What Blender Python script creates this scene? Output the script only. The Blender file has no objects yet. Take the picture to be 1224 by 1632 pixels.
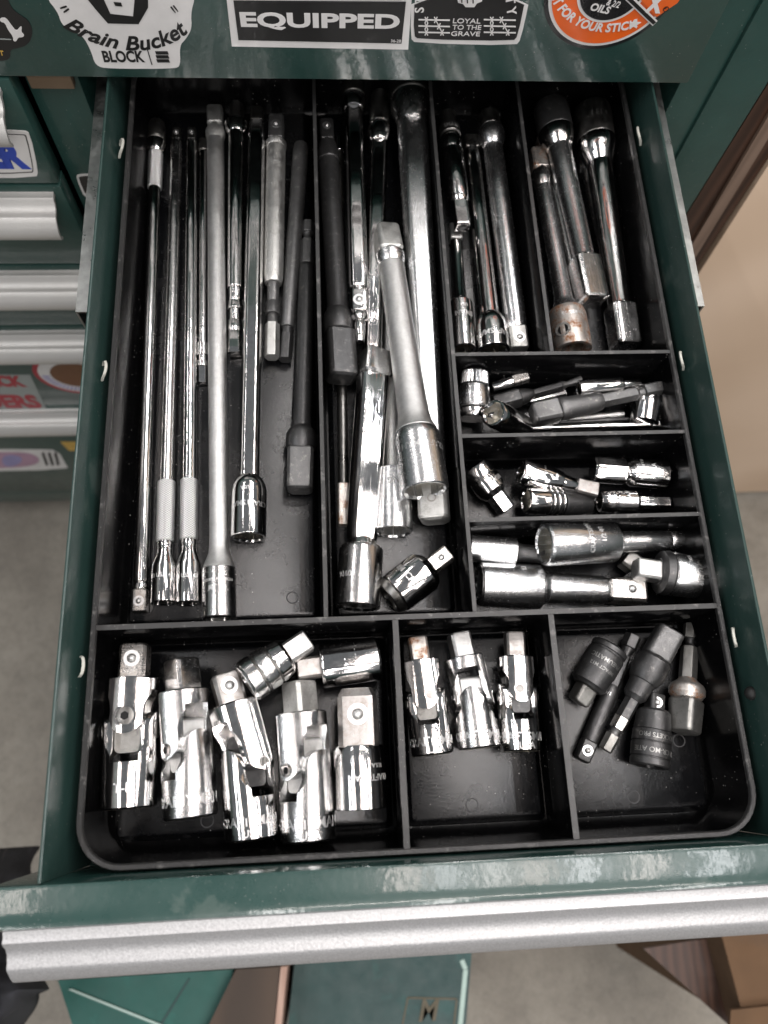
import bpy, bmesh, math, random
from mathutils import Vector, Matrix, Euler
random.seed(7)
PI = math.pi
rad = math.radians
scene = bpy.context.scene
col = scene.collection

# ------------------------------------------------------------------ camera
CAM = Vector((0.15041, 0.04713, 0.48083))
ROT = Euler((0.323977, -0.054089, -0.046346), 'XYZ')
FPX = 1230.85                      # focal length in pixels of the 1224 x 1632 photograph
cd = bpy.data.cameras.new('camera'); cam = bpy.data.objects.new('camera', cd); col.objects.link(cam)
cam.location = CAM; cam.rotation_euler = ROT
cd.sensor_fit = 'VERTICAL'; cd.sensor_height = 24; cd.lens = FPX / 1632 * 24
cd.clip_start = 0.01; cd.clip_end = 50
scene.camera = cam
cd.dof.use_dof = True; cd.dof.focus_distance = 0.525; cd.dof.aperture_fstop = 4.0
RM = ROT.to_matrix(); RMT = RM.transposed()

# ------------------------------------------------------------------ light
w = bpy.data.worlds.new('World'); scene.world = w; w.use_nodes = True
bg = w.node_tree.nodes['Background']
bg.inputs[0].default_value = (0.90, 0.95, 1.0, 1); bg.inputs[1].default_value = 0.12
def area(name, loc, target, sx, sy, power, colr):
    ld = bpy.data.lights.new(name, 'AREA'); ld.shape = 'RECTANGLE'; ld.size = sx; ld.size_y = sy
    ld.energy = power; ld.color = colr
    o = bpy.data.objects.new(name, ld); col.objects.link(o); o.location = loc
    d = Vector(target) - Vector(loc); o.rotation_euler = d.to_track_quat('-Z', 'Y').to_euler()
    return o
# unseen overhead tubes: some inferred from reflections, most added for streaks on chrome
def overhead_area(name, x, y, z, sx, sy, power, colr):
    o = area(name, (x, y, z), (x, y, z-1), sx, sy, power, colr); o.rotation_euler = (0, 0, 0); return o
for lx, ly, pw, lc in ((.30, .10, 2.2, (1, .88, .82)), (.40, .08, 1.9, (.98, .98, 1)), (.52, .05, 2.4, (1, .95, .92)), (.62, .05, 1.8, (1, .86, .79)), (.74, .02, 2.8, (.98, .98, 1)),
                       (.90, .0, 2.6, (1, .90, .85)), (1.08, 0, 3.2, (.98, .98, 1)), (1.7, .2, 7, (1, .90, .85)), (-.62, .1, 2.4, (1, .88, .82)), (-.85, .1, 3.6, (.95, .97, 1)), (-1.5, -.2, 7, (.95, .97, 1))):
    overhead_area('overhead_streak_light', lx, ly, 1.60, .034, 1.15, pw, lc)  # bright overhead area, split and extended into tubes to stripe the chrome
for lx, pw, lc in ((-.95, 6, (1, .95, .93)), (.50, 7, (1, .95, .92)), (.95, 7, (.97, .98, 1))):
    overhead_area('overhead_streak_light', lx, 1.55, 1.60, .04, 1.2, pw*.85, lc)  # forward row, added to brighten the long bars
overhead_area('overhead_streak_light', .55, -1.0, 1.60, 1.2, .035, 5.5, (1, .92, .87))
overhead_area('overhead_streak_light', .95, .95, 1.60, 1.2, .035, 4.5, (1, .95, .92))  # crosswise pair, added for lengthwise streaks on the sideways tools
for lx, pw in ((-.85, 4), (-.05, 6), (.45, 6), (1.25, 6)):
    overhead_area('overhead_streak_light', lx, -1.75, 1.60, .06, 1.2, pw, (1, .97, .95))  # rear tubes, inferred from the streaks mirrored in the drawer face
scene.view_settings.view_transform = 'Standard'; scene.view_settings.look = 'None'
scene.view_settings.exposure = 0.5; scene.view_settings.gamma = 1
scene.render.engine = 'CYCLES'

# ------------------------------------------------------------------ measuring helpers
def ray(u, v): return RM @ Vector(((u-612)/FPX, -(v-816)/FPX, -1.0))
def at(u, v, z):
    d = ray(u, v); return CAM + d*((z-CAM.z)/d.z)
def aty(u, v, y):
    d = ray(u, v); return CAM + d*((y-CAM.y)/d.y)
def depth(p): return -(RMT @ (p-CAM)).z

# ------------------------------------------------------------------ materials
M = {}
def newmat(name):
    m = bpy.data.materials.new(name); m.use_nodes = True; M[name] = m
    nt = m.node_tree; return m, nt, nt.nodes['Principled BSDF']
def N(nt, t, **kw):
    n = nt.nodes.new(t)
    for k, v in kw.items():
        if k in n.inputs.keys(): n.inputs[k].default_value = v
        else: setattr(n, k, v)
    return n
def objco(nt, scale=(1, 1, 1)):
    t = nt.nodes.new('ShaderNodeTexCoord'); mp = nt.nodes.new('ShaderNodeMapping')
    oi = nt.nodes.new('ShaderNodeObjectInfo')
    mp.inputs['Scale'].default_value = scale
    nt.links.new(t.outputs['Object'], mp.inputs[0])
    ad = nt.nodes.new('ShaderNodeVectorMath'); ad.operation = 'ADD'
    mu = nt.nodes.new('ShaderNodeMath'); mu.operation = 'MULTIPLY'; mu.inputs[1].default_value = 37.0
    nt.links.new(oi.outputs['Random'], mu.inputs[0]); nt.links.new(mp.outputs[0], ad.inputs[0]); nt.links.new(mu.outputs[0], ad.inputs[1])
    return ad.outputs[0]
def noise(nt, vec, scale, detail=4, rough=.6):
    n = nt.nodes.new('ShaderNodeTexNoise'); n.inputs['Scale'].default_value = scale
    n.inputs['Detail'].default_value = detail; n.inputs['Roughness'].default_value = rough
    nt.links.new(vec, n.inputs['Vector']); return n.outputs['Fac']
def ramp(nt, fac, stops):
    r = nt.nodes.new('ShaderNodeValToRGB'); e = r.color_ramp.elements
    while len(e) < len(stops): e.new(.5)
    for el, (p, c) in zip(e, stops):
        el.position = p; el.color = (c, c, c, 1) if isinstance(c, (int, float)) else (*c, 1)
    nt.links.new(fac, r.inputs[0]); return r.outputs[0]
def bump(nt, b, h, strength, dist, prev=None):
    n = nt.nodes.new('ShaderNodeBump'); n.inputs['Strength'].default_value = strength; n.inputs['Distance'].default_value = dist
    nt.links.new(h, n.inputs['Height'])
    if prev: nt.links.new(prev, n.inputs['Normal'])
    nt.links.new(n.outputs[0], b.inputs['Normal']); return n.outputs[0]
def mixc(nt, fac, a, b):
    n = nt.nodes.new('ShaderNodeMix'); n.data_type = 'RGBA'
    nt.links.new(fac, n.inputs[0])
    for i, s in ((6, a), (7, b)):
        if isinstance(s, tuple): n.inputs[i].default_value = (*s, 1)
        else: nt.links.new(s, n.inputs[i])
    return n.outputs[2]
def metal(name, base, r0, r1, grain=0.0, gscale=2500, wear=None, wearcol=None, wearrough=.5, weart=(.55, .62), streak=True, metallic=1.0, gdist=.0002):
    m, nt, b = newmat(name)
    b.inputs['Metallic'].default_value = metallic
    v = objco(nt)
    n1 = noise(nt, v, 90, 6, .65)
    rr = ramp(nt, n1, [(.35, r0), (.68, r1)])
    vs = objco(nt, (40, 900, 900)); sc = noise(nt, vs, 1.0, 3, .6)
    if streak:
        mx = nt.nodes.new('ShaderNodeMath'); mx.operation = 'MAXIMUM'
        s2 = ramp(nt, sc, [(.60, r0), (.72, min(1, r1*1.25))]); nt.links.new(rr, mx.inputs[0]); nt.links.new(s2, mx.inputs[1]); rr = mx.outputs[0]
    colr = base
    bn = noise(nt, v, 260, 4, .6)
    cc = ramp(nt, bn, [(.3, tuple(x*.82 for x in base)), (.7, base)])
    if wear:
        wn = noise(nt, v, wear, 7, .7); wf = ramp(nt, wn, [(weart[0], 0.0), (weart[1], 1.0)])
        cc = mixc(nt, wf, cc, wearcol)
        rr2 = nt.nodes.new('ShaderNodeMix'); nt.links.new(wf, rr2.inputs[0]); nt.links.new(rr, rr2.inputs[2]); rr2.inputs[3].default_value = wearrough; rr = rr2.outputs[0]
    nt.links.new(cc, b.inputs['Base Color']); nt.links.new(rr, b.inputs['Roughness'])
    pv = bump(nt, b, noise(nt, v, 55, 2, .45), .08, .0012)
    if streak: pv = bump(nt, b, noise(nt, objco(nt, (18, 420, 420)), 1.0, 4, .65), .17, .0006, pv)
    if grain:
        bump(nt, b, noise(nt, v, gscale, 3, .7), grain, gdist, pv)
    return m
metal('chrome', (.80, .785, .775), .05, .15)
metal('chrome_worn', (.76, .75, .74), .11, .24, grain=.25, gscale=1400, wear=320, wearcol=(.55, .54, .53), wearrough=.32, weart=(.45, .75))
metal('chrome_hazy', (.82, .825, .83), .20, .27, grain=.30, gscale=1600, wear=300, wearcol=(.76, .765, .77), wearrough=.30, weart=(.40, .80))
metal('satin_steel', (.68, .68, .67), .28, .42, grain=1.0, gscale=1500, gdist=.00035, streak=False)
metal('chrome_grey', (.60, .595, .59), .13, .24, grain=.30, gscale=1600, wear=300, wearcol=(.50, .50, .50), wearrough=.30, weart=(.45, .75))
metal('cast_steel', (.66, .66, .64), .36, .55, grain=.8, gscale=900, gdist=.0004, wear=130, wearcol=(.46, .46, .44), wearrough=.58, weart=(.5, .62), streak=False)
metal('drive_steel', (.56, .54, .515), .20, .36, grain=.4, gscale=1800, wear=240, wearcol=(.40, .36, .33), wearrough=.5, weart=(.52, .68))
metal('raw_steel', (.40, .383, .37), .28, .45, grain=.5, gscale=1800, wear=200, wearcol=(.30, .26, .235), wearrough=.6, weart=(.5, .7))
metal('rusty_steel', (.66, .62, .58), .25, .45, grain=.6, gscale=1400, wear=120, wearcol=(.30, .14, .065), wearrough=.7, weart=(.48, .62), metallic=.9)
metal('black_oxide', (.085, .085, .086), .30, .46, grain=.55, gscale=1100, gdist=.0003, wear=260, wearcol=(.19, .185, .175), wearrough=.42, weart=(.58, .72), streak=False, metallic=.85)
metal('grey_oxide', (.155, .155, .155), .36, .52, grain=.6, gscale=1100, gdist=.0003, wear=210, wearcol=(.30, .295, .28), wearrough=.45, weart=(.56, .7), streak=False, metallic=.85)
metal('worn_oxide', (.30, .295, .28), .32, .48, grain=.55, gscale=1300, wear=180, wearcol=(.12, .12, .12), wearrough=.5, weart=(.55, .7), streak=False, metallic=.9)
metal('dark_steel', (.22, .215, .205), .26, .42, grain=.3, gscale=1500, wear=200, wearcol=(.36, .35, .33), wearrough=.4, weart=(.56, .7))
metal('galvanised', (.38, .39, .38), .26, .42, grain=.2, gscale=900, wear=60, wearcol=(.40, .41, .40), wearrough=.45, weart=(.5, .62))
metal('etched', (.86, .86, .86), .32, .45, streak=False)
metal('etched_dark', (.36, .36, .35), .4, .5, streak=False)
metal('socket_bore', (.46, .44, .38), .24, .4, wear=300, wearcol=(.30, .24, .15), wearrough=.5, weart=(.5, .65))
metal('bore_dark', (.03, .03, .03), .5, .6)
# knurled sleeve: crossed helices around the local X axis
m, nt, b = newmat('knurl'); b.inputs['Metallic'].default_value = 1; b.inputs['Base Color'].default_value = (.74, .74, .73, 1); b.inputs['Roughness'].default_value = .3
tc = nt.nodes.new('ShaderNodeTexCoord'); sp = nt.nodes.new('ShaderNodeSeparateXYZ'); nt.links.new(tc.outputs['Object'], sp.inputs[0])
def mth(op, a, b2=None):
    n = nt.nodes.new('ShaderNodeMath'); n.operation = op
    for i, s in enumerate((a, b2)):
        if s is None: continue
        if isinstance(s, (int, float)): n.inputs[i].default_value = s
        else: nt.links.new(s, n.inputs[i])
    return n.outputs[0]
an = mth('MULTIPLY', mth('ARCTAN2', sp.outputs[1], sp.outputs[2]), 8.0); xx = mth('MULTIPLY', sp.outputs[0], 1900.0)
k1 = mth('SINE', mth('ADD', an, xx)); k2 = mth('SINE', mth('SUBTRACT', an, xx))
kk = mth('MULTIPLY', mth('ABSOLUTE', k1), mth('ABSOLUTE', k2))
bump(nt, b, kk, .8, .0006)
nt.links.new(ramp(nt, kk, [(.0, .42), (.3, .98)]), b.inputs['Base Color'])

def paint(name, base, rough, coat=.0, peel=.0, pscale=220, scuff=None, scuffcol=None, dust=None, spec=.5, scut=(.58, .66), sscale=9):
    m, nt, b = newmat(name)
    v = objco(nt); n = noise(nt, v, 30, 5, .6)
    cc = ramp(nt, n, [(.3, tuple(x*.88 for x in base)), (.7, tuple(x*1.06 for x in base))])
    rr = ramp(nt, noise(nt, v, 45, 6, .7), [(.3, rough), (.75, min(1, rough*1.5))])
    if scuff:
        f = ramp(nt, noise(nt, v, sscale, 8, .62), [(scut[0], 0.0), (scut[1], scuff)])
        cc = mixc(nt, f, cc, scuffcol)
        mm = nt.nodes.new('ShaderNodeMix'); nt.links.new(f, mm.inputs[0]); nt.links.new(rr, mm.inputs[2]); mm.inputs[3].default_value = .6; rr = mm.outputs[0]
    if dust:
        vo = nt.nodes.new('ShaderNodeTexVoronoi'); vo.inputs['Scale'].default_value = dust; nt.links.new(v, vo.inputs['Vector'])
        nz = ramp(nt, noise(nt, v, 25, 3, .6), [(.45, 0.0), (.65, 1.0)])
        d = ramp(nt, vo.outputs['Distance'], [(.05, 1.0), (.10, 0.0)])
        f2 = nt.nodes.new('ShaderNodeMath'); f2.operation = 'MULTIPLY'; nt.links.new(d, f2.inputs[0]); nt.links.new(nz, f2.inputs[1])
        cc = mixc(nt, f2.outputs[0], cc, (.42, .41, .39))
    nt.links.new(cc, b.inputs['Base Color']); nt.links.new(rr, b.inputs['Roughness'])
    b.inputs['Coat Weight'].default_value = coat; b.inputs['Coat Roughness'].default_value = .10
    b.inputs['Specular IOR Level'].default_value = spec
    if peel:
        bp = bump(nt, b, noise(nt, v, pscale, 2, .5), peel, .0008)
        nt.links.new(bp, b.inputs['Coat Normal'])
    return m
G = (.019, .058, .050)
paint('green_paint', G, .30, coat=.55, peel=.35, pscale=170, scuff=.15, scuffcol=(.08, .12, .11), dust=260)
paint('green_lip_paint', (.017, .052, .045), .24, coat=.7, peel=.10, pscale=210, scuff=.12, scuffcol=(.22, .25, .22), sscale=13, scut=(.60, .63), dust=420)
paint('green_inner_paint', (.020, .048, .042), .36, coat=.15, peel=.2, scuff=.55, scuffcol=(.075, .105, .095), sscale=11, scut=(.60, .66), dust=220)
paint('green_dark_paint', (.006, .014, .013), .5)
paint('abs_black', (.0022, .0022, .0024), .16, peel=.10, pscale=60, scuff=.05, scuffcol=(.04, .04, .04), sscale=40, dust=230, spec=.16)
paint('abs_floor', (.0022, .0024, .0030), .21, peel=.12, pscale=700, scuff=.10, scuffcol=(.05, .05, .053), sscale=60, dust=230, spec=.5)
paint('abs_rim', (.026, .026, .026), .34, peel=.25, pscale=900, scuff=.6, scuffcol=(.16, .155, .15), sscale=120, dust=300)
paint('abs_mark', (.028, .028, .03), .45)
paint('sticker_white', (.72, .71, .70), .28, coat=.3)
paint('sticker_black', (.012, .012, .013), .25, coat=.4)
paint('sticker_orange', (.80, .125, .012), .28, coat=.3)
paint('sticker_blue', (.02, .06, .42), .28, coat=.3)
paint('sticker_red', (.36, .025, .04), .3)
paint('sticker_gold', (.6, .38, .08), .3)
paint('printed_bronze', (.075, .06, .028), .4)
paint('sticker_brown', (.16, .07, .03), .35)
paint('sticker_pink', (.45, .28, .38), .35)
paint('sticker_lilac', (.30, .28, .5), .35)
paint('sticker_grey', (.30, .33, .32), .35)
paint('print_black', (.01, .01, .01), .35)
paint('print_white', (.72, .71, .70), .35)
paint('foam', (.20, .14, .09), .95)
paint('bare_metal_edge', (.62, .62, .56), .5)
paint('case_green', (.005, .085, .068), .42, coat=.2, scuff=.3, scuffcol=(.012, .15, .12), sscale=22)
paint('case_dark', (.008, .045, .043), .42, coat=.2, scuff=.3, scuffcol=(.02, .11, .10), sscale=25)
paint('case_edge', (.42, .55, .50), .6)
paint('cardboard', (.125, .072, .038), .9, scuff=.5, scuffcol=(.07, .04, .02), sscale=8)
paint('cloth_dark', (.035, .036, .042), .95, scuff=.8, scuffcol=(.045, .045, .052), sscale=25)
paint('black_plastic', (.012, .012, .012), .5)
# hammered silver handle
m, nt, b = newmat('handle_silver'); v = objco(nt)
b.inputs['Metallic'].default_value = .55
n = noise(nt, v, 900, 3, .7)
nt.links.new(ramp(nt, n, [(.3, (.36, .36, .365)), (.62, (.50, .50, .505))]), b.inputs['Base Color']); b.inputs['Roughness'].default_value = .46
bump(nt, b, noise(nt, v, 620, 3, .6), .5, .0005)
m, nt, b = newmat('handle_silver_far'); v = objco(nt)
b.inputs['Metallic'].default_value = .5; b.inputs['Base Color'].default_value = (.54, .53, .51, 1); b.inputs['Roughness'].default_value = .42
bump(nt, b, noise(nt, v, 700, 3, .6), .5, .0004)
# concrete
m, nt, b = newmat('concrete'); v = objco(nt)
a = noise(nt, v, 3.2, 8, .62); c2 = noise(nt, v, 60, 6, .7); c3 = noise(nt, v, 420, 3, .7)
c = ramp(nt, a, [(.32, (.155, .138, .115)), (.52, (.26, .238, .20)), (.72, (.36, .335, .29))])
c = mixc(nt, ramp(nt, c2, [(.42, 0.0), (.72, .45)]), c, (.12, .108, .092))
c = mixc(nt, ramp(nt, c3, [(.5, 0.0), (.75, .4)]), c, (.38, .36, .33))
nt.links.new(c, b.inputs['Base Color']); b.inputs['Roughness'].default_value = .72; bump(nt, b, c2, .3, .002)
# plywood and stained wood
def wood(name, lo, hi, rough, sc, k=18):
    m, nt, b = newmat(name); v = objco(nt, sc); a = noise(nt, v, 2.2, 6, .6)
    wv = nt.nodes.new('ShaderNodeTexWave'); wv.inputs['Scale'].default_value = k*.1; wv.inputs['Distortion'].default_value = 9; wv.inputs['Detail'].default_value = 3
    nt.links.new(v, wv.inputs['Vector'])
    f = mixc(nt, a, wv.outputs['Color'], (.5, .5, .5))
    nt.links.new(ramp(nt, f, [(.2, lo), (.8, hi)]), b.inputs['Base Color']); b.inputs['Roughness'].default_value = rough
wood('plywood', (.74, .555, .40), (.86, .665, .50), .6, (2, 1, 3), 6)
wood('stained_wood', (.030, .014, .009), (.075, .036, .023), .4, (14, 4, 1.2))
wood('stained_edge', (.17, .115, .085), (.24, .165, .125), .45, (14, 4, 1.2))
wood('brown_wood', (.040, .024, .014), (.065, .039, .023), .6, (6, 2, 2), 8)
wood('pink_wood', (.40, .25, .19), (.50, .34, .27), .6, (12, 2, 4))

# ------------------------------------------------------------------ mesh helpers
def finish(me, mats, ang=32):
    for mm in (mats if isinstance(mats, (list, tuple)) else [mats]): me.materials.append(M[mm])
    me.shade_smooth(); me.set_sharp_from_angle(angle=rad(ang))
def addobj(name, me, parent=None, label=None):
    o = bpy.data.objects.new(name, me); col.objects.link(o)
    if parent is not None: o.parent = parent
    if label: o['label'] = label
    return o
def tag(o, label=None, cat=None, group=None, kind=None):
    if label: o['label'] = label
    if cat: o['category'] = cat
    if group: o['group'] = group
    if kind: o['kind'] = kind
    return o
def meshobj(name, verts, faces, mat, parent=None, label=None, ang=32):
    me = bpy.data.meshes.new(name); me.from_pydata([tuple(v) for v in verts], [], faces)
    bm = bmesh.new(); bm.from_mesh(me); bmesh.ops.recalc_face_normals(bm, faces=bm.faces); bm.to_mesh(me); bm.free()
    finish(me, mat, ang); return addobj(name, me, parent, label)
def empty(name, loc, label=None, cat=None, group=None):
    o = bpy.data.objects.new(name, None); col.objects.link(o); o.location = loc; o.empty_display_size = .01
    return tag(o, label, cat, group)
def boxv(x0, x1, y0, y1, z0, z1): return [(x, y, z) for z in (z0, z1) for y in (y0, y1) for x in (x0, x1)]
BF = [(0, 2, 3, 1), (4, 5, 7, 6), (0, 1, 5, 4), (2, 6, 7, 3), (0, 4, 6, 2), (1, 3, 7, 5)]
def box(name, x0, x1, y0, y1, z0, z1, mat, parent=None, label=None, bev=0.0008, rot=None):
    me = bpy.data.meshes.new(name); me.from_pydata(boxv(x0, x1, y0, y1, z0, z1), [], BF)
    bm = bmesh.new(); bm.from_mesh(me); bmesh.ops.recalc_face_normals(bm, faces=bm.faces)
    if bev: bmesh.ops.bevel(bm, geom=bm.edges[:], offset=bev, segments=2, affect='EDGES', profile=.5)
    if rot: bmesh.ops.transform(bm, matrix=rot, verts=bm.verts)
    bm.to_mesh(me); bm.free(); finish(me, mat); return addobj(name, me, parent, label)
def hexa(name, p, mat, parent=None, label=None, bev=.0008):      # 8 corners in boxv order
    me = bpy.data.meshes.new(name); me.from_pydata([tuple(v) for v in p], [], BF)
    bm = bmesh.new(); bm.from_mesh(me); bmesh.ops.recalc_face_normals(bm, faces=bm.faces)
    if bev: bmesh.ops.bevel(bm, geom=bm.edges[:], offset=bev, segments=2, affect='EDGES', profile=.5)
    bm.to_mesh(me); bm.free(); finish(me, mat); return addobj(name, me, parent, label)
def prism(name, pts, vec, mat, parent=None, label=None, ang=32):  # closed outline pts (3D) extruded by vec
    n = len(pts); vec = Vector(vec)
    V = [Vector(p) for p in pts] + [Vector(p)+vec for p in pts]
    F = [tuple(range(n)), tuple(range(2*n-1, n-1, -1))] + [(i, (i+1) % n, n+(i+1) % n, n+i) for i in range(n)]
    return meshobj(name, V, F, mat, parent, label, ang)
def bake(obj):
    dg = bpy.context.evaluated_depsgraph_get(); me = bpy.data.meshes.new_from_object(obj.evaluated_get(dg)); return me
_tc = {}
def textmesh(s, shear=0, off=0, ext=1, res=3, sp=1):
    key = (s, shear, off, ext, sp)
    if key not in _tc:
        c = bpy.data.curves.new('lettering', 'FONT'); c.body = s; c.size = 1; c.extrude = .5*ext; c.align_x = 'CENTER'; c.align_y = 'CENTER'
        c.shear = shear; c.offset = off; c.resolution_u = res; c.space_character = sp
        o = bpy.data.objects.new('lettering', c); col.objects.link(o)
        me = bake(o); _tc[key] = ([v.co.copy() for v in me.vertices], [tuple(p.vertices) for p in me.polygons])
        bpy.data.objects.remove(o); bpy.data.meshes.remove(me)
    return _tc[key]

SH = {}
def rfun(shape, a, th):
    """radius at angle th (0 = up) of a section with half width a"""
    if shape == 'c': return a
    def poly(n, ph=0.0):
        s = 2*PI/n; t = ((th-ph+s/2) % s)-s/2; return a/math.cos(t)
    if shape == 's': return min(poly(4), a*1.24)
    if shape == 'q': return min(poly(4), a*1.34)
    if shape == 'h': return min(poly(6), a*1.125)
    if shape == 't': return max(poly(6), poly(6, PI/6))
    if shape == 'o': return max(poly(4), poly(4, PI/4))
    if shape == 'f':
        t = (th+PI) % (2*PI)-PI
        return min(a, .84*a/math.cos(t)) if abs(t) < 1.2 else a
    if shape == 'r': return a*(1-.09*(.5+.5*math.cos(th*24)))     # serrated
    return a
def loft_data(secs, n=48):
    """secs: list of (x, half width, shape, rotation). returns verts, faces"""
    V = []; F = []
    for x, a, sh, ro in secs:
        for k in range(n):
            th = 2*PI*k/n; r = rfun(sh, a, th-ro)
            V.append((x, r*math.sin(th), r*math.cos(th)))
    for j in range(len(secs)-1):
        for k in range(n):
            k2 = (k+1) % n; F.append((j*n+k, j*n+k2, (j+1)*n+k2, (j+1)*n+k))
    F.append(tuple(range(n-1, -1, -1))); F.append(tuple(range((len(secs)-1)*n, len(secs)*n)))
    return V, F
def lofted(name, secs, mat, parent, label=None, frame=None, n=48):
    V, F = loft_data(secs, n)
    if frame is not None: V = [frame @ Vector(v) for v in V]
    me = bpy.data.meshes.new(name); me.from_pydata([tuple(v) for v in V], [], F)
    bm = bmesh.new(); bm.from_mesh(me); bmesh.ops.recalc_face_normals(bm, faces=bm.faces); bm.to_mesh(me); bm.free()
    finish(me, mat, 28); return addobj(name, me, parent, label)
def sphere(name, c, r, mat, parent, frame=None, sq=1.0):
    bm = bmesh.new(); bmesh.ops.create_uvsphere(bm, u_segments=16, v_segments=10, radius=r)
    mt = Matrix.Translation(c) @ Matrix.Diagonal((1, 1, sq, 1))
    if frame is not None: mt = frame @ mt
    bmesh.ops.transform(bm, matrix=mt, verts=bm.verts)
    me = bpy.data.meshes.new(name); bm.to_mesh(me); bm.free(); finish(me, mat, 60); return addobj(name, me, parent)
def ring(name, c, r0, r1, h, mat, parent, frame=None, fill=False, n=24):
    """flat ring lying on the local XY plane at c, standing h proud"""
    V = []; F = []
    for rr, z in ((r1*1.04, -h), (r1, h), (r0, h), (r0*.92, -h*.6)):
        for k in range(n): a = 2*PI*k/n; V.append((c[0]+rr*math.cos(a), c[1]+rr*math.sin(a), c[2]+z))
    for j in range(3):
        for k in range(n): k2 = (k+1) % n; F.append((j*n+k, j*n+k2, (j+1)*n+k2, (j+1)*n+k))
    if fill: F.append(tuple(range(3*n, 4*n)))
    if frame is not None: V = [frame @ Vector(v) for v in V]
    return meshobj(name, V, F, mat, parent)
def frame_of(A, B, roll=0.0):
    X = (B-A).normalized(); up = Vector((0, 0, 1)); Y = up.cross(X).normalized(); Z = X.cross(Y).normalized()
    if roll: q = Matrix.Rotation(roll, 3, X); Y = q @ Y; Z = q @ Z
    m = Matrix((X, Y, Z)).transposed().to_4x4(); m.translation = A; return m
def wraptext(s, x, r, size, flip, mat, parent, frame=None, phi0=0.0, th=.00012, axial=False, name='stamped_text'):
    V0, F = textmesh(s, off=.01); V = []
    for v in V0:
        u, w_, e = v.x*size, v.y*size, v.z
        if axial:
            xx_, ph = (x+u, -w_/r) if not flip else (x-u, w_/r)
        else:
            xx_, ph = (x-w_, u/r) if not flip else (x+w_, -u/r)
        ph += phi0; rr = r + (e+.3)*th
        V.append((xx_, rr*math.sin(ph), rr*math.cos(ph)))
    if frame is not None: V = [frame @ Vector(v) for v in V]
    return meshobj(name, V, F, mat, parent)

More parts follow.
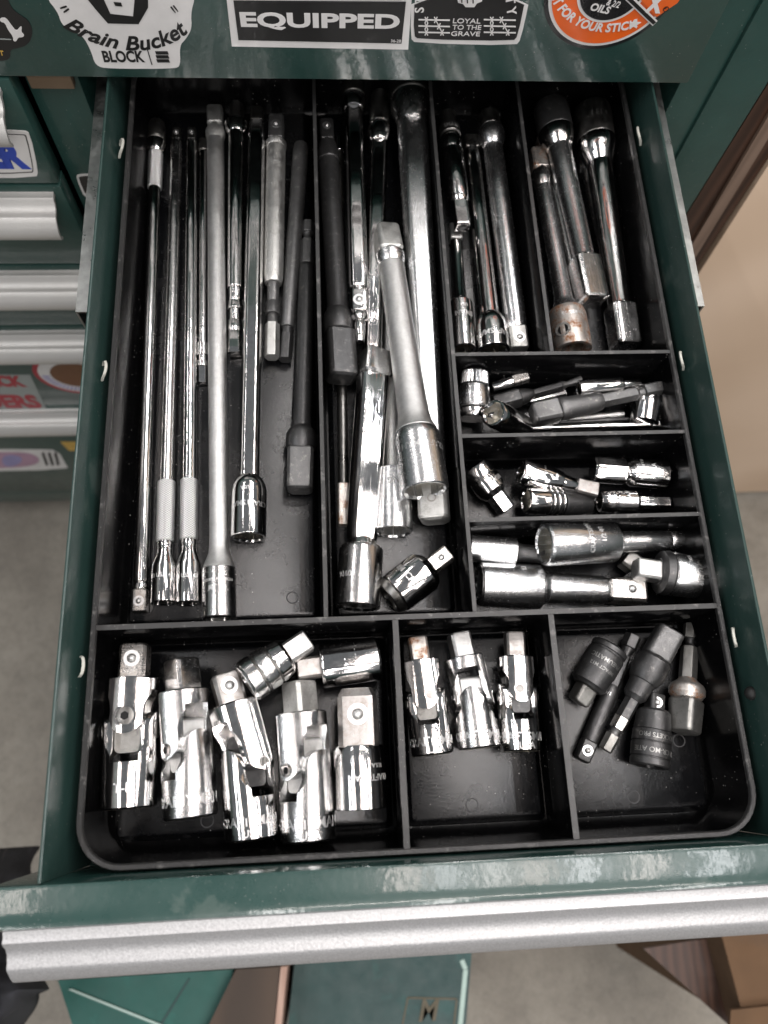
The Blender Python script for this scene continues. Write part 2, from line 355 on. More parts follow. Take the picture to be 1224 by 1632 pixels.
FLOOR = -0.0455
TOOLS = 0
def tool(name, label, cat, A, B, parts, lift=(0, 0), group=None, roll=0.0, extras=()):
    """A, B: the two ends as sighted in the photograph; parts give (distance along, width, section) in photo pixels"""
    Lp = math.hypot(B[0]-A[0], B[1]-A[1])
    def endw(lo, hi):
        w_ = [s[1] for p in parts for s in p[2] if lo*Lp <= s[0] <= hi*Lp]; return max(w_) if w_ else 20
    hA, hB = endw(0, .5)/2/2300+lift[0]/1000, endw(.5, 1.01)/2/2300+lift[1]/1000
    PA, PB = at(*A, FLOOR+hA), at(*B, FLOOR+hB)
    L = (PB-PA).length
    fr = frame_of(PA, PB, rad(roll))
    base = (PA+PB)/2; base.z = min(PA.z-hA*.98, PB.z-hB*.98); base.z = max(base.z, FLOOR)
    root = empty(name, base, label, cat, group)
    root.rotation_euler = fr.to_3x3().to_euler()
    loc = fr.to_3x3().to_4x4(); loc.translation = base; inv = loc.inverted() @ fr
    # axis line in local space is parallel to X; keep each part's own origin on the axis for clean textures
    def S(s): return s/Lp*L
    def W(s, w_): p = PA + (PB-PA)*(s/Lp); return w_/2*depth(p)/FPX
    made = {}
    def setloc(o): o.matrix_local = Matrix.Translation(inv.translation)
    for p in parts:
        pn, mt, secs = p[:3]; op = p[3] if len(p) > 3 else {}
        ro = rad(op.get('rot', 0)); q = []
        for s in secs: q.append((S(s[0]), W(s[0], s[1]), s[2] if len(s) > 2 else 'c', ro))
        ch = op.get('ch', .10)
        a, b = q[0], q[1]; c0 = min(a[1]*ch, (b[0]-a[0])*.35); start = [(a[0], a[1]-c0, a[2], ro), (a[0]+c0*.45, a[1]-c0*.3, a[2], ro), (a[0]+c0, a[1], a[2], ro)]
        a, b = q[-1], q[-2]; c1 = min(a[1]*ch, (a[0]-b[0])*.35); end = [(a[0]-c1, a[1], a[2], ro), (a[0]-c1*.45, a[1]-c1*.3, a[2], ro), (a[0], a[1]-c1, a[2], ro)]
        q = start+q[1:-1]+end
        if 'open' in op:
            hs = op.get('hole', 't'); hr = op.get('hr', .66); e = q[-1] if op['open'] == 'end' else q[0]; sg = -1 if op['open'] == 'end' else 1
            rw = max(e[1], 1e-4)/(1-ch); dp = op.get('deep', 1.1)*rw
            hro = rad(op.get('hrot', 15))
            ins = [(e[0], rw*(hr+.14), 'c', ro), (e[0]+sg*rw*.10, rw*hr, hs, hro), (e[0]+sg*dp, rw*hr, hs, hro)]
            q = q+ins if op['open'] == 'end' else ins[::-1]+q
        o = lofted(pn, q, mt, root, op.get('label')); setloc(o); made.setdefault(pn, []).append(o)
        if 'open' in op:                                  # bore lining seen inside the mouth
            rr_ = rw*hr*1.0
            d = meshobj('bore', [(e[0]+sg*dp*.93, rr_*1.1*math.sin(2*PI*k/24), rr_*1.1*math.cos(2*PI*k/24)) for k in range(24)], [tuple(range(24))], op.get('boremat', 'socket_bore'), made[pn][-1])
    for ex in extras:
        k = ex[0]
        par = made.get(ex[-1], [None])[0] if isinstance(ex[-1], str) and ex[-1] in made else None
        P_ = par if par is not None else root
        if k == 'ball':         # ('ball', s, side px, dia px, owner)
            s, wpx, dpx = ex[1:4]; a = W(s, wpx); r = W(s, dpx)
            for o in (ring('detent_ring', (S(s), 0, a+.00002), r*.78, r*1.3, .00030, 'etched', P_), sphere('detent_ball', (S(s), 0, a-.05*r), r*.70, 'satin_steel', P_, sq=.9)):
                if P_ is root: setloc(o)
        if k == 'text':         # ('text', string, s, width px of the body, size px, flip, phi, mat, owner)
            st, s, wpx, zpx, flip, phi, mt = ex[1:8]; axial = len(ex) > 9 and ex[8] == 'axial'
            o = wraptext(st, S(s), W(s, wpx), W(s, zpx)*2, flip, mt, P_, phi0=rad(phi), axial=axial)
            if P_ is root: setloc(o)
        if k == 'hole':         # ('hole', s, width, dia, phi, owner) dark cross hole
            s, wpx, dpx, phi = ex[1:5]; a = W(s, wpx); r = W(s, dpx)
            fr2 = Matrix.Translation((S(s), 0, 0)) @ Matrix.Rotation(-rad(phi), 4, 'X')
            o = ring('cross_hole', (0, 0, a*.97), r*.8, r*1.1, a*.04, 'drive_steel', P_, frame=fr2)
            o2 = meshobj('hole_floor', [fr2 @ Vector((r*.85*math.cos(2*PI*t/20), r*.85*math.sin(2*PI*t/20), a*.985)) for t in range(20)], [tuple(range(20))], 'bore_dark', P_)
            if P_ is root: setloc(o); setloc(o2)
    return root
#@@TRAY
# ------------------------------------------------------------------ tray
W_ = 0.400; YB = 0.600; YM = .1376; Y3 = .2003; Y2 = .2609; Y1 = .3242
XA, XB, XC, XD, XE = .1443, .2386, .3101, .1877, .2872
ZB = -0.0515
tray = empty('organizer_tray', (.2, .3, -.054), 'black plastic tool tray with dividers lying inside the open drawer', 'tool tray')
tray_off = Vector((.2, .3, -.054))
def rrect(x0, x1, y0, y1, r, n=9):
    P_ = []
    for cx, cy, a0 in ((x1-r, y1-r, 0), (x0+r, y1-r, 90), (x0+r, y0+r, 180), (x1-r, y0+r, 270)):
        for k in range(n): a = rad(a0+90*k/(n-1)); P_.append((cx+r*math.cos(a), cy+r*math.sin(a)))
    return P_
def loops(name, defs, mat, parent, cap_first=False, cap_last=False, off=Vector((0, 0, 0)), ang=35, n=9):
    V = []; F = []; k = 4*n
    for (x0, x1, y0, y1, r, z) in defs:
        V += [(x-off.x, y-off.y, z-off.z) for x, y in rrect(x0, x1, y0, y1, r, n)]
    for j in range(len(defs)-1):
        for i in range(k): i2 = (i+1) % k; F.append((j*k+i, j*k+i2, (j+1)*k+i2, (j+1)*k+i))
    if cap_first: F.append(tuple(range(k)))
    if cap_last: F.append(tuple(range((len(defs)-1)*k, len(defs)*k)))
    return meshobj(name, V, F, mat, parent, ang=ang)
T = .0032
dr = .004     # draft towards the floor
loops('tray_shell', [(dr, W_-dr, dr, YB-dr, .022, ZB-.0025), (.0002, W_-.0002, .0002, YB-.0002, .026, -.0012), (T-.0004, W_-T+.0004, T-.0004, YB-T+.0004, .0235, -.0013),
      (T+dr*.8, W_-T-dr*.8, T+dr*.8, YB-T-dr*.8, .020, ZB+.006), (T+dr+.002, W_-T-dr-.002, T+dr+.002, YB-T-dr-.002, .016, ZB+.0012), (T+dr+.005, W_-T-dr-.005, T+dr+.005, YB-T-dr-.005, .013, ZB)],
      'abs_black', tray, True, True, tray_off, ang=50)
loops('rim', [(0, W_, 0, YB, .0265, -.0025), (0, W_, 0, YB, .0265, -.0005), (.0005, W_-.0005, .0005, YB-.0005, .026, 0),
      (T-.0005, W_-T+.0005, T-.0005, YB-T+.0005, .0235, 0), (T, W_-T, T, YB-T, .023, -.0005), (T+.0003, W_-T-.0003, T+.0003, YB-T-.0003, .0228, -.0030)], 'abs_rim', tray, off=tray_off)
def divider(x0, y0, x1, y1, t, zt=-.0004):
    """wall between two points on the rim, thin at the top and wider at the foot"""
    a = Vector((x0, y0, 0)); b = Vector((x1, y1, 0)); d = (b-a).normalized(); nn = Vector((-d.y, d.x, 0)); L = (b-a).length
    prof = [(-t*.5-.0016, ZB), (-t*.5-.0004, ZB+.004), (-t*.5, zt-.0006), (-t*.5+.0005, zt), (t*.5-.0005, zt), (t*.5, zt-.0006), (t*.5+.0004, ZB+.004), (t*.5+.0016, ZB)]
    pts = [a+nn*p[0]+Vector((0, 0, p[1]))-tray_off for p in prof]
    o = prism('divider', pts, b-a, 'abs_black', tray, ang=50)
    e = .00015
    topo = [a+nn*(-t*.5+.0002)-tray_off+Vector((0, 0, zt+e)), a+nn*(t*.5-.0002)-tray_off+Vector((0, 0, zt+e))]
    cap = meshobj('divider_edge', [topo[0], topo[1], topo[1]+(b-a), topo[0]+(b-a), topo[0]-Vector((0,0,.0012)), topo[1]-Vector((0,0,.0012)), topo[1]+(b-a)-Vector((0,0,.0012)), topo[0]+(b-a)-Vector((0,0,.0012))],
                  [(0, 1, 2, 3), (0, 4, 5, 1), (2, 6, 7, 3), (1, 5, 6, 2), (0, 3, 7, 4)], 'abs_rim', o)
tm, tv = .0036, .0030
divider(T, YM, W_-T, YM, tm)
divider(XA, YM+tm/2, XA, YB-T, tv); divider(XB, YM+tm/2, XB, YB-T, tv); divider(XC, Y1+tv/2, XC, YB-T, tv)
for yy in (Y1, Y2, Y3): divider(XB+tv/2, yy, W_-T, yy, tv)
divider(XD, T, XD, YM-tm/2, .0040); divider(XE, T, XE, YM-tm/2, .0040)
def pad(x0, x1, y0, y1, i=.0085, h=.0058, fr=.012):
    x0 += i; x1 -= i; y0 += fr; y1 -= i; c = .0045
    loops('floor_pad', [(x0-c, x1+c, y0-c, y1+c, .004, ZB-.0004), (x0-.0004, x1+.0004, y0-.0004, y1+.0004, .0025, ZB+h-.0006), (x0+.0008, x1-.0008, y0+.0008, y1-.0008, .002, ZB+h)], 'abs_floor', tray, cap_last=True, off=tray_off, n=4, ang=25)
pad(T, XA, YM, YB-T); pad(XA, XB, YM, YB-T); pad(XB, XC, Y1, YB-T); pad(XC, W_-T, Y1, YB-T)
pad(XB, W_-T, Y2, Y1, .007, fr=.008); pad(XB, W_-T, Y3, Y2, .007, fr=.008); pad(XB, W_-T, YM, Y3, .007, fr=.008)
pad(T, XD, T, YM); pad(XD, XE, T, YM); pad(XE, W_-T, T, YM)
for (x, y) in ((.121, .1623), (.2355-.001, .0227), (.3407, .0226), (.377, .0561), (.0665, .0217), (.055, .42), (.19, .30)):
    ring('ejector_mark', (x-.2, y-.3, ZB+.0058+.054), .0037, .0043, .00012, 'abs_mark', tray, fill=True, n=28)

# ------------------------------------------------------------------ open drawer
ZS = .028
drw = empty('open_drawer', (.2, .3, -.06), 'green steel drawer pulled out of the tool chest holding the tray of tools', 'drawer')
do = Vector((.2, .3, -.06))
def dbox(name, x0, x1, y0, y1, z0, z1, mat, parent=drw, off=do, bev=.0006, label=None):
    return box(name, x0-off.x, x1-off.x, y0-off.y, y1-off.y, z0-off.z, z1-off.z, mat, parent, label, bev)
XL, XR = -.0068, .4068
def side_profile(xi, s):      # folded sheet: inner wall with a rolled hem on top
    return [(xi, -.057), (xi, ZS-.0015), (xi+s*.0004, ZS-.0004), (xi+s*.0012, ZS), (xi+s*.0020, ZS-.0004), (xi+s*.0024, ZS-.0015), (xi+s*.0024, ZS-.012), (xi+s*.0014, ZS-.012), (xi+s*.0014, -.057)]
for xi, s in ((XL, -1), (XR, 1)):
    pts = [Vector((x, .001, z))-do for x, z in side_profile(xi, s)]
    prism('side_panel', [p_-Vector((0, .0022, 0)) for p_ in pts], (0, .6142, 0), 'green_inner_paint', drw)
dbox('bottom_panel', XL-.001, XR+.001, -.0210, .613, -.0585, -.0570, 'green_inner_paint')
dbox('back_panel', XL-.001, XR+.001, .6135, .615, -.057, .018, 'green_inner_paint')
# front: folded lip, face sheet and inner return
FX0, FX1 = -.0325, .433
pf = [(-.0015, -.0568), (-.0015, ZS-.0030), (-.0022, ZS-.0008), (-.0045, ZS), (-.0195, ZS), (-.0222, ZS-.0010), (-.0232, ZS-.0035), (-.0232, -.060), (-.0215, -.060), (-.0215, ZS-.006), (-.0030, ZS-.006), (-.0030, -.0568)]
fp = prism('front_panel', [Vector((FX0, y, z))-do for y, z in pf], (FX1-FX0, 0, 0), 'green_lip_paint', drw, ang=40)
def handle_profile():        # silver moulded pull, (out, down) from its top back edge
    P_ = []
    outer = [(0, 0), (.0030, .0012), (.0058, .0008), (.0072, .0022), (.0092, .0060), (.0125, .0088), (.0165, .0100), (.0185, .0098), (.0200, .0104), (.0225, .0135), (.0250, .0165), (.0275, .0205), (.0285, .0245), (.0280, .0285), (.0262, .0310), (.0242, .0316)]
    inner = [(.0232, .0300), (.0252, .0280), (.0256, .0245), (.0245, .0210), (.0200, .0145), (.0165, .0125), (.0110, .0115), (.0070, .0085), (.0040, .0050), (.0, .0045)]
    return outer+inner
HP = handle_profile()
def smooth_profile(P_):
    return P_
def handle(name, x0, x1, yb, zt, mat, parent, off, k=1.0):
    return prism(name, [Vector((x0, yb-a*k, zt-b_*k))-off for a, b_ in smooth_profile(HP)], (x1-x0, 0, 0), mat, parent, ang=30)
handle('handle', -.0255, .428, -.0234, ZS-.004, 'handle_silver', drw, do, 1.0)
for s, x0 in ((-1, XL-.0026), (1, XR+.0026)):
    # zinc slide: outer channel ending halfway, thin inner rail reaching the front
    a = x0+s*.0006; b_ = x0+s*.0115
    zt = .0150; pr = [(a, zt-.002), (a, zt), (b_, zt), (b_, -.028), (a, -.028), (a, -.026), (b_-s*.0013, -.026), (b_-s*.0013, zt-.0013), (a+s*.001, zt-.0013), (a+s*.001, zt-.002)]
    sl = prism('slide_channel', [Vector((x, .352, z))-do for x, z in pr], (0, .26, 0), 'galvanised', drw)
    dbox('slide_channel_web', min(a+s*.004, a+s*.0052), max(a+s*.004, a+s*.0052), .356, .60, zt-.009, zt-.0014, 'galvanised', parent=sl, off=Vector((0,0,0))+do)
    dbox('slide_rail', min(a, a+s*.0022), max(a, a+s*.0022), .052, .36, -.016, .004, 'galvanised')
    dbox('slide_rail_edge', min(a+s*.0024, a+s*.0034), max(a+s*.0024, a+s*.0034), .034, .36, .001, .0032, 'galvanised')
# lanced metal tabs that hold the tray, bare at their edges
def tab(x, y, z, s, h=.010):
    V = []; F = []; n = 9
    for i in range(n):
        t = i/(n-1); a = PI*t; yy = y+.0062*math.cos(a)+.0008*math.sin(7*t); zz = z+h*math.sin(a)**.7; bx = x-s*(.0008+.0052*math.sin(a))
        for dx, dz in ((0, 0), (-s*.0017, .0003), (-s*.0017, -.0008), (0, -.0010)): V.append(Vector((bx+dx, yy, zz+dz))-do)
    for i in range(n-1):
        for k in range(4): k2 = (k+1) % 4; F.append((i*4+k, i*4+k2, (i+1)*4+k2, (i+1)*4+k))
    F += [(0, 1, 2, 3), tuple(range(4*n-4, 4*n))]
    meshobj('holding_tab', V, F, 'bare_metal_edge', drw)
for (u, v_, s) in ((184, 232, -1), (164, 588, -1), (123, 1062, -1)):
    p = at(u, v_, .004); tab(XL, p.y, -.002, -1)
for (u, v_, s) in ((1031, 213, 1), (1084, 572, 1), (1174, 1015, 1)):
    p = at(u, v_, .004); tab(XR, p.y, -.002, 1)
o = empty('rivet_tmp', (0, 0, 0)); bpy.data.objects.remove(o)
sphere('rivet', Vector((XR-.0006, at(1186, 1106, 0).y, .004))-do, .0042, 'black_plastic', drw, sq=1)

# ------------------------------------------------------------------ tool chest
FL = -1.0
ch = empty('tool_chest', (.1, .75, FL), 'green steel tool chest with silver drawer pulls and stickers on its top drawer', 'tool chest')
co = Vector((.1, .75, FL)); YF = .558; YD = .5385
def cbox(name, x0, x1, y0, y1, z0, z1, mat, label=None, parent=ch, bev=.0008): return box(name, x0-co.x, x1-co.x, y0-co.y, y1-co.y, z0-co.z, z1-co.z, mat, parent, label, bev)
XO = .5077
cbox('frame_post', -.0745, -.0345, YF, 1.05, -.80, .045, 'green_paint', 'green post between the two drawer banks')
cbox('frame_post', .4375, .4665, YF, 1.05, -.80, .20, 'green_paint')
cbox('frame_post', .4667, XO, YF-.003, 1.10, -.83, .20, 'green_paint', 'right corner post')
cbox('frame_post', -.56, -.52, YF, 1.10, -.83, .20, 'green_paint')
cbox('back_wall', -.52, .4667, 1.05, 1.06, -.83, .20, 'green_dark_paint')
cbox('top_shell', -.56, XO, YF-.003, 1.10, .2003, .222, 'green_paint')
cbox('frame_rail', -.0345, .4375, YF+.003, YF+.03, -.075, -.0655, 'green_paint')
cbox('plinth', -.56, XO, YF-.012, 1.10, -.90, -.8305, 'green_paint')
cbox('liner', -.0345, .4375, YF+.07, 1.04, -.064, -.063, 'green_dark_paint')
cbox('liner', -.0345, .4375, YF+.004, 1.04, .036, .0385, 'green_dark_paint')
for cx_ in (-.5, .44):
    for cy_ in (.62, 1.04):
        c = lofted('caster', [(-.016, .040, 'c', 0), (-.014, .046, 'c', 0), (.014, .046, 'c', 0), (.016, .040, 'c', 0)], 'black_plastic', ch); c.location = Vector((cx_, cy_, FL+.046))-co
        cbox('caster_fork', cx_-.026, cx_+.026, cy_-.02, cy_+.02, FL+.08, -.9005, 'galvanised')
cbox('foam_strip', -.0700, -.0375, YF-.0075, YF-.0003, .0120, .0290, 'foam', 'brown foam strip under the top drawer')
# top drawer, closed
td = cbox('top_drawer_front', -.52, .433, YD, YD+.0175, .0335, .19, 'green_paint', 'top drawer front covered with stickers', bev=.0018)
# left bank of closed drawers and the closed drawers under the open one
zt_ = [.0315, -.0775, -.1885, -.2990, -.4985]; zb_ = [-.0745, -.1855, -.2960, -.4955, -.8250]
for i in range(5):
    f = cbox('drawer_front', -.515, -.0775, YD, YD+.018, zb_[i], zt_[i], 'green_paint', bev=.0015)
    k = 1.0
    h = handle('handle', -.505, -.0865+.001*i, YD-.0003, zt_[i]-.0065, 'handle_silver_far', f, co, 1.0)
for i in range(1, 5):
    f = cbox('drawer_front', -.033, .433, YD, YD+.018, zb_[i], zt_[i], 'green_paint', bev=.0015)
    handle('handle', -.024, .424, YD-.0003, zt_[i]-.0065, 'handle_silver_far', f, co, 1.0)

# stickers --------------------------------------------------------------
def sticker(pts, mat, label, y, th=.0004):
    o = prism('sticker', [p-co for p in pts], (0, -th, 0), mat, ch); o['label'] = label; return o
def px(L, y): return [aty(u, v_, y) for u, v_ in L]
def smoothpts(P_, it=2):
    for _ in range(it):
        Q = []
        for i in range(len(P_)):
            a, b_ = P_[i], P_[(i+1) % len(P_)]; Q += [a*.75+b_*.25, a*.25+b_*.75]
        P_ = Q
    return P_
def decal(name, pts, mat, parent, y): return prism(name, [p-co for p in pts], (0, -.0003, 0), mat, parent)
def flat_text(s, p0, p1, y, mat, parent, shear=0, off=0, hpx=None, xs=1.0, sp=1):
    """lettering from p0 to p1 (left and right ends of its mid line)"""
    V0, F = textmesh(s, shear, off, 1, 4, sp)
    xs_ = [v.x for v in V0]; lo, hi = min(xs_), max(xs_); ys = [v.y for v in V0]; yl, yh = min(ys), max(ys)
    a, b_ = aty(*p0, y), aty(*p1, y); d = b_-a; up = Vector((-d.z, 0, d.x)).normalized()
    h = hpx
    V = []
    for v in V0:
        t = (v.x-lo)/(hi-lo); q = (v.y-(yl+yh)/2)/(yh-yl)
        V.append(a+d*t+up*q*h+Vector((0, (v.z-.5)*.0002, 0))-co)
    return meshobj('lettering', V, F, mat, parent)
def arc_text(s, p0, pm, p1, y, mat, parent, h, shear=0, off=0):
    A_, M_, B_ = [Vector((q.x, q.z)) for q in px((p0, pm, p1), y)]
    D_ = 2*(A_.x*(M_.y-B_.y)+M_.x*(B_.y-A_.y)+B_.x*(A_.y-M_.y))
    a2, m2, b2 = A_.length_squared, M_.length_squared, B_.length_squared
    cx = (a2*(M_.y-B_.y)+m2*(B_.y-A_.y)+b2*(A_.y-M_.y))/D_; cz = (a2*(B_.x-M_.x)+m2*(A_.x-B_.x)+b2*(M_.x-A_.x))/D_
    R_ = math.hypot(A_.x-cx, A_.y-cz); t0 = math.atan2(A_.y-cz, A_.x-cx); t1 = math.atan2(B_.y-cz, B_.x-cx)
    if t0 > 0: t0 -= 2*PI
    if t1 > 0 and M_.y < cz and t1 > PI/2: t1 -= 2*PI
    V0, F = textmesh(s, shear, off, 1, 4); xs_ = [v.x for v in V0]; lo, hi = min(xs_), max(xs_); ys = [v.y for v in V0]; yl, yh = min(ys), max(ys)
    V = []
    for v in V0:
        t = t0+(t1-t0)*(v.x-lo)/(hi-lo); rr = R_-((v.y-(yl+yh)/2)/(yh-yl))*h
        V.append(Vector((cx+rr*math.cos(t), y+(v.z-.5)*.0002, cz+rr*math.sin(t)))-co)
    return meshobj('lettering', V, F, mat, parent)
Y0 = YD-.0001
YT = Y0-.00055
s1 = sticker(smoothpts(px([(72, -6), (92, 18), (98, 38), (112, 47), (132, 56), (145, 80), (152, 104), (172, 109), (278, 109), (288, 104), (286, 72), (296, 62), (306, 45), (304, 20), (312, -8), (300, -60), (90, -60)], Y0), 2), 'sticker_white', 'white bucket shaped sticker reading Brain Bucket Block', Y0)
decal('printed_mask', px([(136, -6), (152, 14), (172, 37), (221, 38), (236, 12), (236, -6), (215, -6), (212, 26), (176, 22), (163, -6)], YT), 'print_black', s1, YT)
decal('printed_mask', px([(181, 3), (193, 4), (195, 10), (184, 9)], YT), 'print_black', s1, YT)
arc_text('Brain Bucket', (106, 34), (205, 69), (293, 40), YT, 'print_black', s1, .0115, shear=.35, off=.025)
arc_text('"', (100, 10), (103, 14), (107, 18), YT, 'print_black', s1, .005)
flat_text('"', (275, 16), (281, 13), YT, 'print_black', s1, hpx=.005)
flat_text('BLOCK', (163, 90), (229, 90), YT, 'print_black', s1, shear=.1, off=.03, hpx=.0095)
decal('printed_line', px([(234, 78), (235.5, 78), (243, 103), (241.5, 103)], YT), 'print_black', s1, YT)
for i in range(3):
    decal('printed_bar', px([(247+i, 81.5+6.4*i), (267+i, 81.5+6.4*i), (269+i, 86.5+6.4*i), (249+i, 86.5+6.4*i)], YT), 'print_black', s1, YT)
s2 = sticker(px([(358, -30), (369.5, 73.5), (650.5, 78.5), (658, -30)], Y0), 'sticker_white', 'white bordered black sticker reading EQUIPPED', Y0)
decal('printed_field', px([(372, 0.5), (380, 63.5), (640, 69), (647, 2.5)], YT), 'print_black', s2, YT)
decal('printed_field', px([(370, -9), (371, -3), (647, -1), (647, -9)], YT), 'print_black', s2, YT)
YT2 = YT-.0004
flat_text('EQUIPPED', (383, 33), (637, 36.5), YT2, 'print_white', s2, off=.035, hpx=.0130)
flat_text('36-28', (623, 65), (639, 65.4), YT2, 'print_white', s2, hpx=.0022)
s3 = sticker(smoothpts(px([(656, -12), (654, 60), (662, 68), (822, 72), (830, 62), (846, -12)], Y0), 1), 'sticker_white', 'black and white sticker reading Loyal to the grave with barbed wire', Y0)
decal('printed_field', smoothpts(px([(661, -10), (659, 56), (667, 62), (818, 65), (825, 57), (839, -10)], YT), 1), 'print_black', s3, YT)
for i, (t, x0, x1) in enumerate((('LOYAL', 722, 766), ('TO THE', 721, 767), ('GRAVE', 719, 765))):
    flat_text(t, (x0, 33+10.2*i), (x1, 33.6+10.2*i), YT2, 'print_white', s3, hpx=.0036, off=.005)
flat_text('S T', (668, 20), (669, -6), YT2, 'print_white', s3, hpx=.0065, off=.015)
flat_text('T Y', (813, -6), (816, 24), YT2, 'print_white', s3, hpx=.0065, off=.015)
decal('printed_emblem', px([(728, -6), (730, 4), (738, 6), (742, 11), (756, 11), (760, 5), (768, 2), (770, -6)], YT2), 'print_white', s3, YT2)
for (u, q) in ((735, 4), (744, 5), (753, 5)): decal('printed_emblem', px([(u, -4), (u, q), (u+2, q), (u+2, -4)], YT2-.0004), 'print_black', s3, YT2)
for i in range(3):
    for (u0, u1) in ((667, 717), (771, 822)):
        v0 = 31+10*i
        decal('printed_wire', px([(u0, v0-.8), (u1, v0+.2), (u1, v0+2.0), (u0, v0+1.0)], YT2), 'print_white', s3, YT2)
        for k in (.25, .55+.1*i):
            uu = u0+(u1-u0)*k
            decal('printed_barb', px([(uu-3, v0-4), (uu-1.5, v0-4.5), (uu+3, v0+5), (uu+1.5, v0+5.5)], YT2-.0004), 'print_white', s3, YT2)
            decal('printed_barb', px([(uu+3, v0-4), (uu+1.5, v0-4.5), (uu-3, v0+5), (uu-1.5, v0+5.5)], YT2-.0008), 'print_white', s3, YT2)
# round orange sticker: circle fitted through its lower rim
cc_ = Vector((.3478, Y0, .109)); R0 = .0458
def disc(name, c, r0, r1, a0, a1, y, mat, parent, n=64):
    P_ = [Vector((c.x+r1*math.cos(rad(a0+(a1-a0)*k/n)), y, c.z+r1*math.sin(rad(a0+(a1-a0)*k/n)))) for k in range(n+1)]
    if r0 > 0: P_ += [Vector((c.x+r0*math.cos(rad(a1+(a0-a1)*k/n)), y, c.z+r0*math.sin(rad(a1+(a0-a1)*k/n)))) for k in range(n+1)]
    if r0 == 0 and abs(a1-a0) >= 360: P_ = P_[:-1]
    return P_
s4 = sticker(disc('', cc_, 0, R0, 0, 360, Y0, '', None), 'sticker_black', 'round orange, white and black sticker reading for your stick', Y0)
decal('printed_ring', disc('', cc_, 0, R0*.935, 0, 360, YT, '', None), 'sticker_white', s4, YT)
decal('printed_field', disc('', cc_, 0, R0*.885, 0, 360, YT2, '', None), 'sticker_orange', s4, YT2)
YT3 = YT2-.0004; YT4 = YT3-.0004
decal('printed_ring', disc('', cc_, 0, R0*.52, 0, 360, YT3, '', None), 'sticker_white', s4, YT3)
decal('printed_field', disc('', cc_, 0, R0*.475, 0, 360, YT4, '', None), 'sticker_black', s4, YT4)
arc_text('IST FOR YOUR STICK', (883, -12), (945, 42), (1016, 36), YT4, 'print_white', s4, .0068, off=.03)
st = aty(1012, 38, YT4); st_pts = []
for k in range(10):
    a = PI/2+k*PI/5; r = .0042 if k % 2 == 0 else .0019; st_pts.append(Vector((st.x+r*math.cos(a), YT4, st.z+r*math.sin(a))))
decal('printed_star', st_pts, 'print_white', s4, YT4)
decal('printed_band', px([(955, -40), (1040, 41), (1048, 33), (968, -46)], YT4-.0003), 'print_white', s4, YT4)
decal('printed_band', px([(958, -40), (1041, 39), (1045.5, 35), (964, -44)], YT4-.0007), 'print_black', s4, YT4)
decal('printed_field', px([(1020, -2), (1046, 27), (1080, 4), (1095, -20), (1010, -20)], YT4-.0003), 'sticker_orange', s4, YT4)
flat_text('X', (1030, 6), (1058, 6), YT4-.0008, 'print_white', s4, off=.05, hpx=.014)
flat_text('OILS', (942, 10), (972, 17), YT4-.0006, 'print_white', s4, off=.03, hpx=.0055)
flat_text('& 2/2', (968, 3), (988, 8), YT4-.0006, 'print_white', s4, off=.01, hpx=.0045)
p = aty(1061, 13, YT4)
decal('registered_mark', disc('', p, .0015, .0019, 0, 359, YT4-.0008, '', None, 24), 'print_black', s4, YT4)
flat_text('R', (1059, 13), (1063, 13), YT4-.0010, 'print_black', s4, hpx=.0018)
# black sticker cut off at the left
s5 = sticker(smoothpts(px([(-60, -30), (8, -20), (16, 10), (30, 22), (46, 32), (53, 50), (46, 70), (30, 76), (16, 78), (17, 92), (6, 97), (-60, 97)], Y0), 2), 'sticker_black', 'black shaped sticker cut off by the left edge of the photograph', Y0)
decal('printed_bone', smoothpts(px([(0, 28), (10, 28), (17, 38), (26, 50), (32, 42), (35, 42), (34, 51), (39, 55), (37, 59), (29, 59), (26, 66), (21, 65), (21, 58), (12, 46), (8, 36), (0, 34)], YT), 2), 'print_white', s5, YT)
decal('printed_line', px([(-10, 61), (18, 62), (18, 63.4), (-10, 62.4)], YT), 'sticker_grey', s5, YT)
flat_text('T', (-1, 84), (6, 85), YT, 'sticker_gold', s5, hpx=.004, off=.02)
# left bank stickers
s6 = sticker(smoothpts(px([(-80, 205), (38, 207), (48, 212), (61, 272), (58, 283), (-80, 283)], Y0), 1), 'sticker_white', 'white sticker with blue letters under the first left handle', Y0)
decal('printed_line', smoothpts(px([(-80, 212), (38, 213.5), (43, 217), (54, 270), (51, 276), (-80, 277)], YT), 1), 'print_black', s6, YT)
decal('printed_field', smoothpts(px([(-80, 213.6), (37, 215), (41.5, 219), (52.5, 269), (50, 274.4), (-80, 275.4)], YT2), 1), 'sticker_white', s6, YT2)
flat_text('ER', (-30, 247), (40, 248), YT2-.0004, 'sticker_blue', s6, off=.06, hpx=.030)
s7 = sticker(px([(-80, 596), (48, 597), (76, 655), (-80, 655)], Y0), 'sticker_grey', 'grey and red lettered sticker on the fourth left drawer', Y0)
flat_text('RACK', (-40, 607), (38, 608), YT, 'sticker_red', s7, off=.05, hpx=.030)
flat_text('RIDERS', (-60, 640), (62, 640), YT, 'sticker_red', s7, off=.05, hpx=.040)
c6 = aty(121, 597, Y0); R6 = abs(c6.x-aty(57, 600, Y0).x)
cs = sticker(disc('', c6, 0, R6, 0, 360, Y0, '', None), 'sticker_red', 'round red, white and brown sticker on the fourth left drawer', Y0)
decal('printed_ring', disc('', c6, 0, R6*.88, 0, 360, YT, '', None), 'sticker_white', cs, YT)
decal('printed_field', disc('', c6, 0, R6*.6, 0, 360, YT2, '', None), 'sticker_brown', cs, YT2)
for k in range(26):
    a = 180+k*7; decal('printed_letter', disc('', c6, R6*.65, R6*.83, a, a+3.6, YT2, '', None, 3), 'sticker_lilac', cs, YT2)
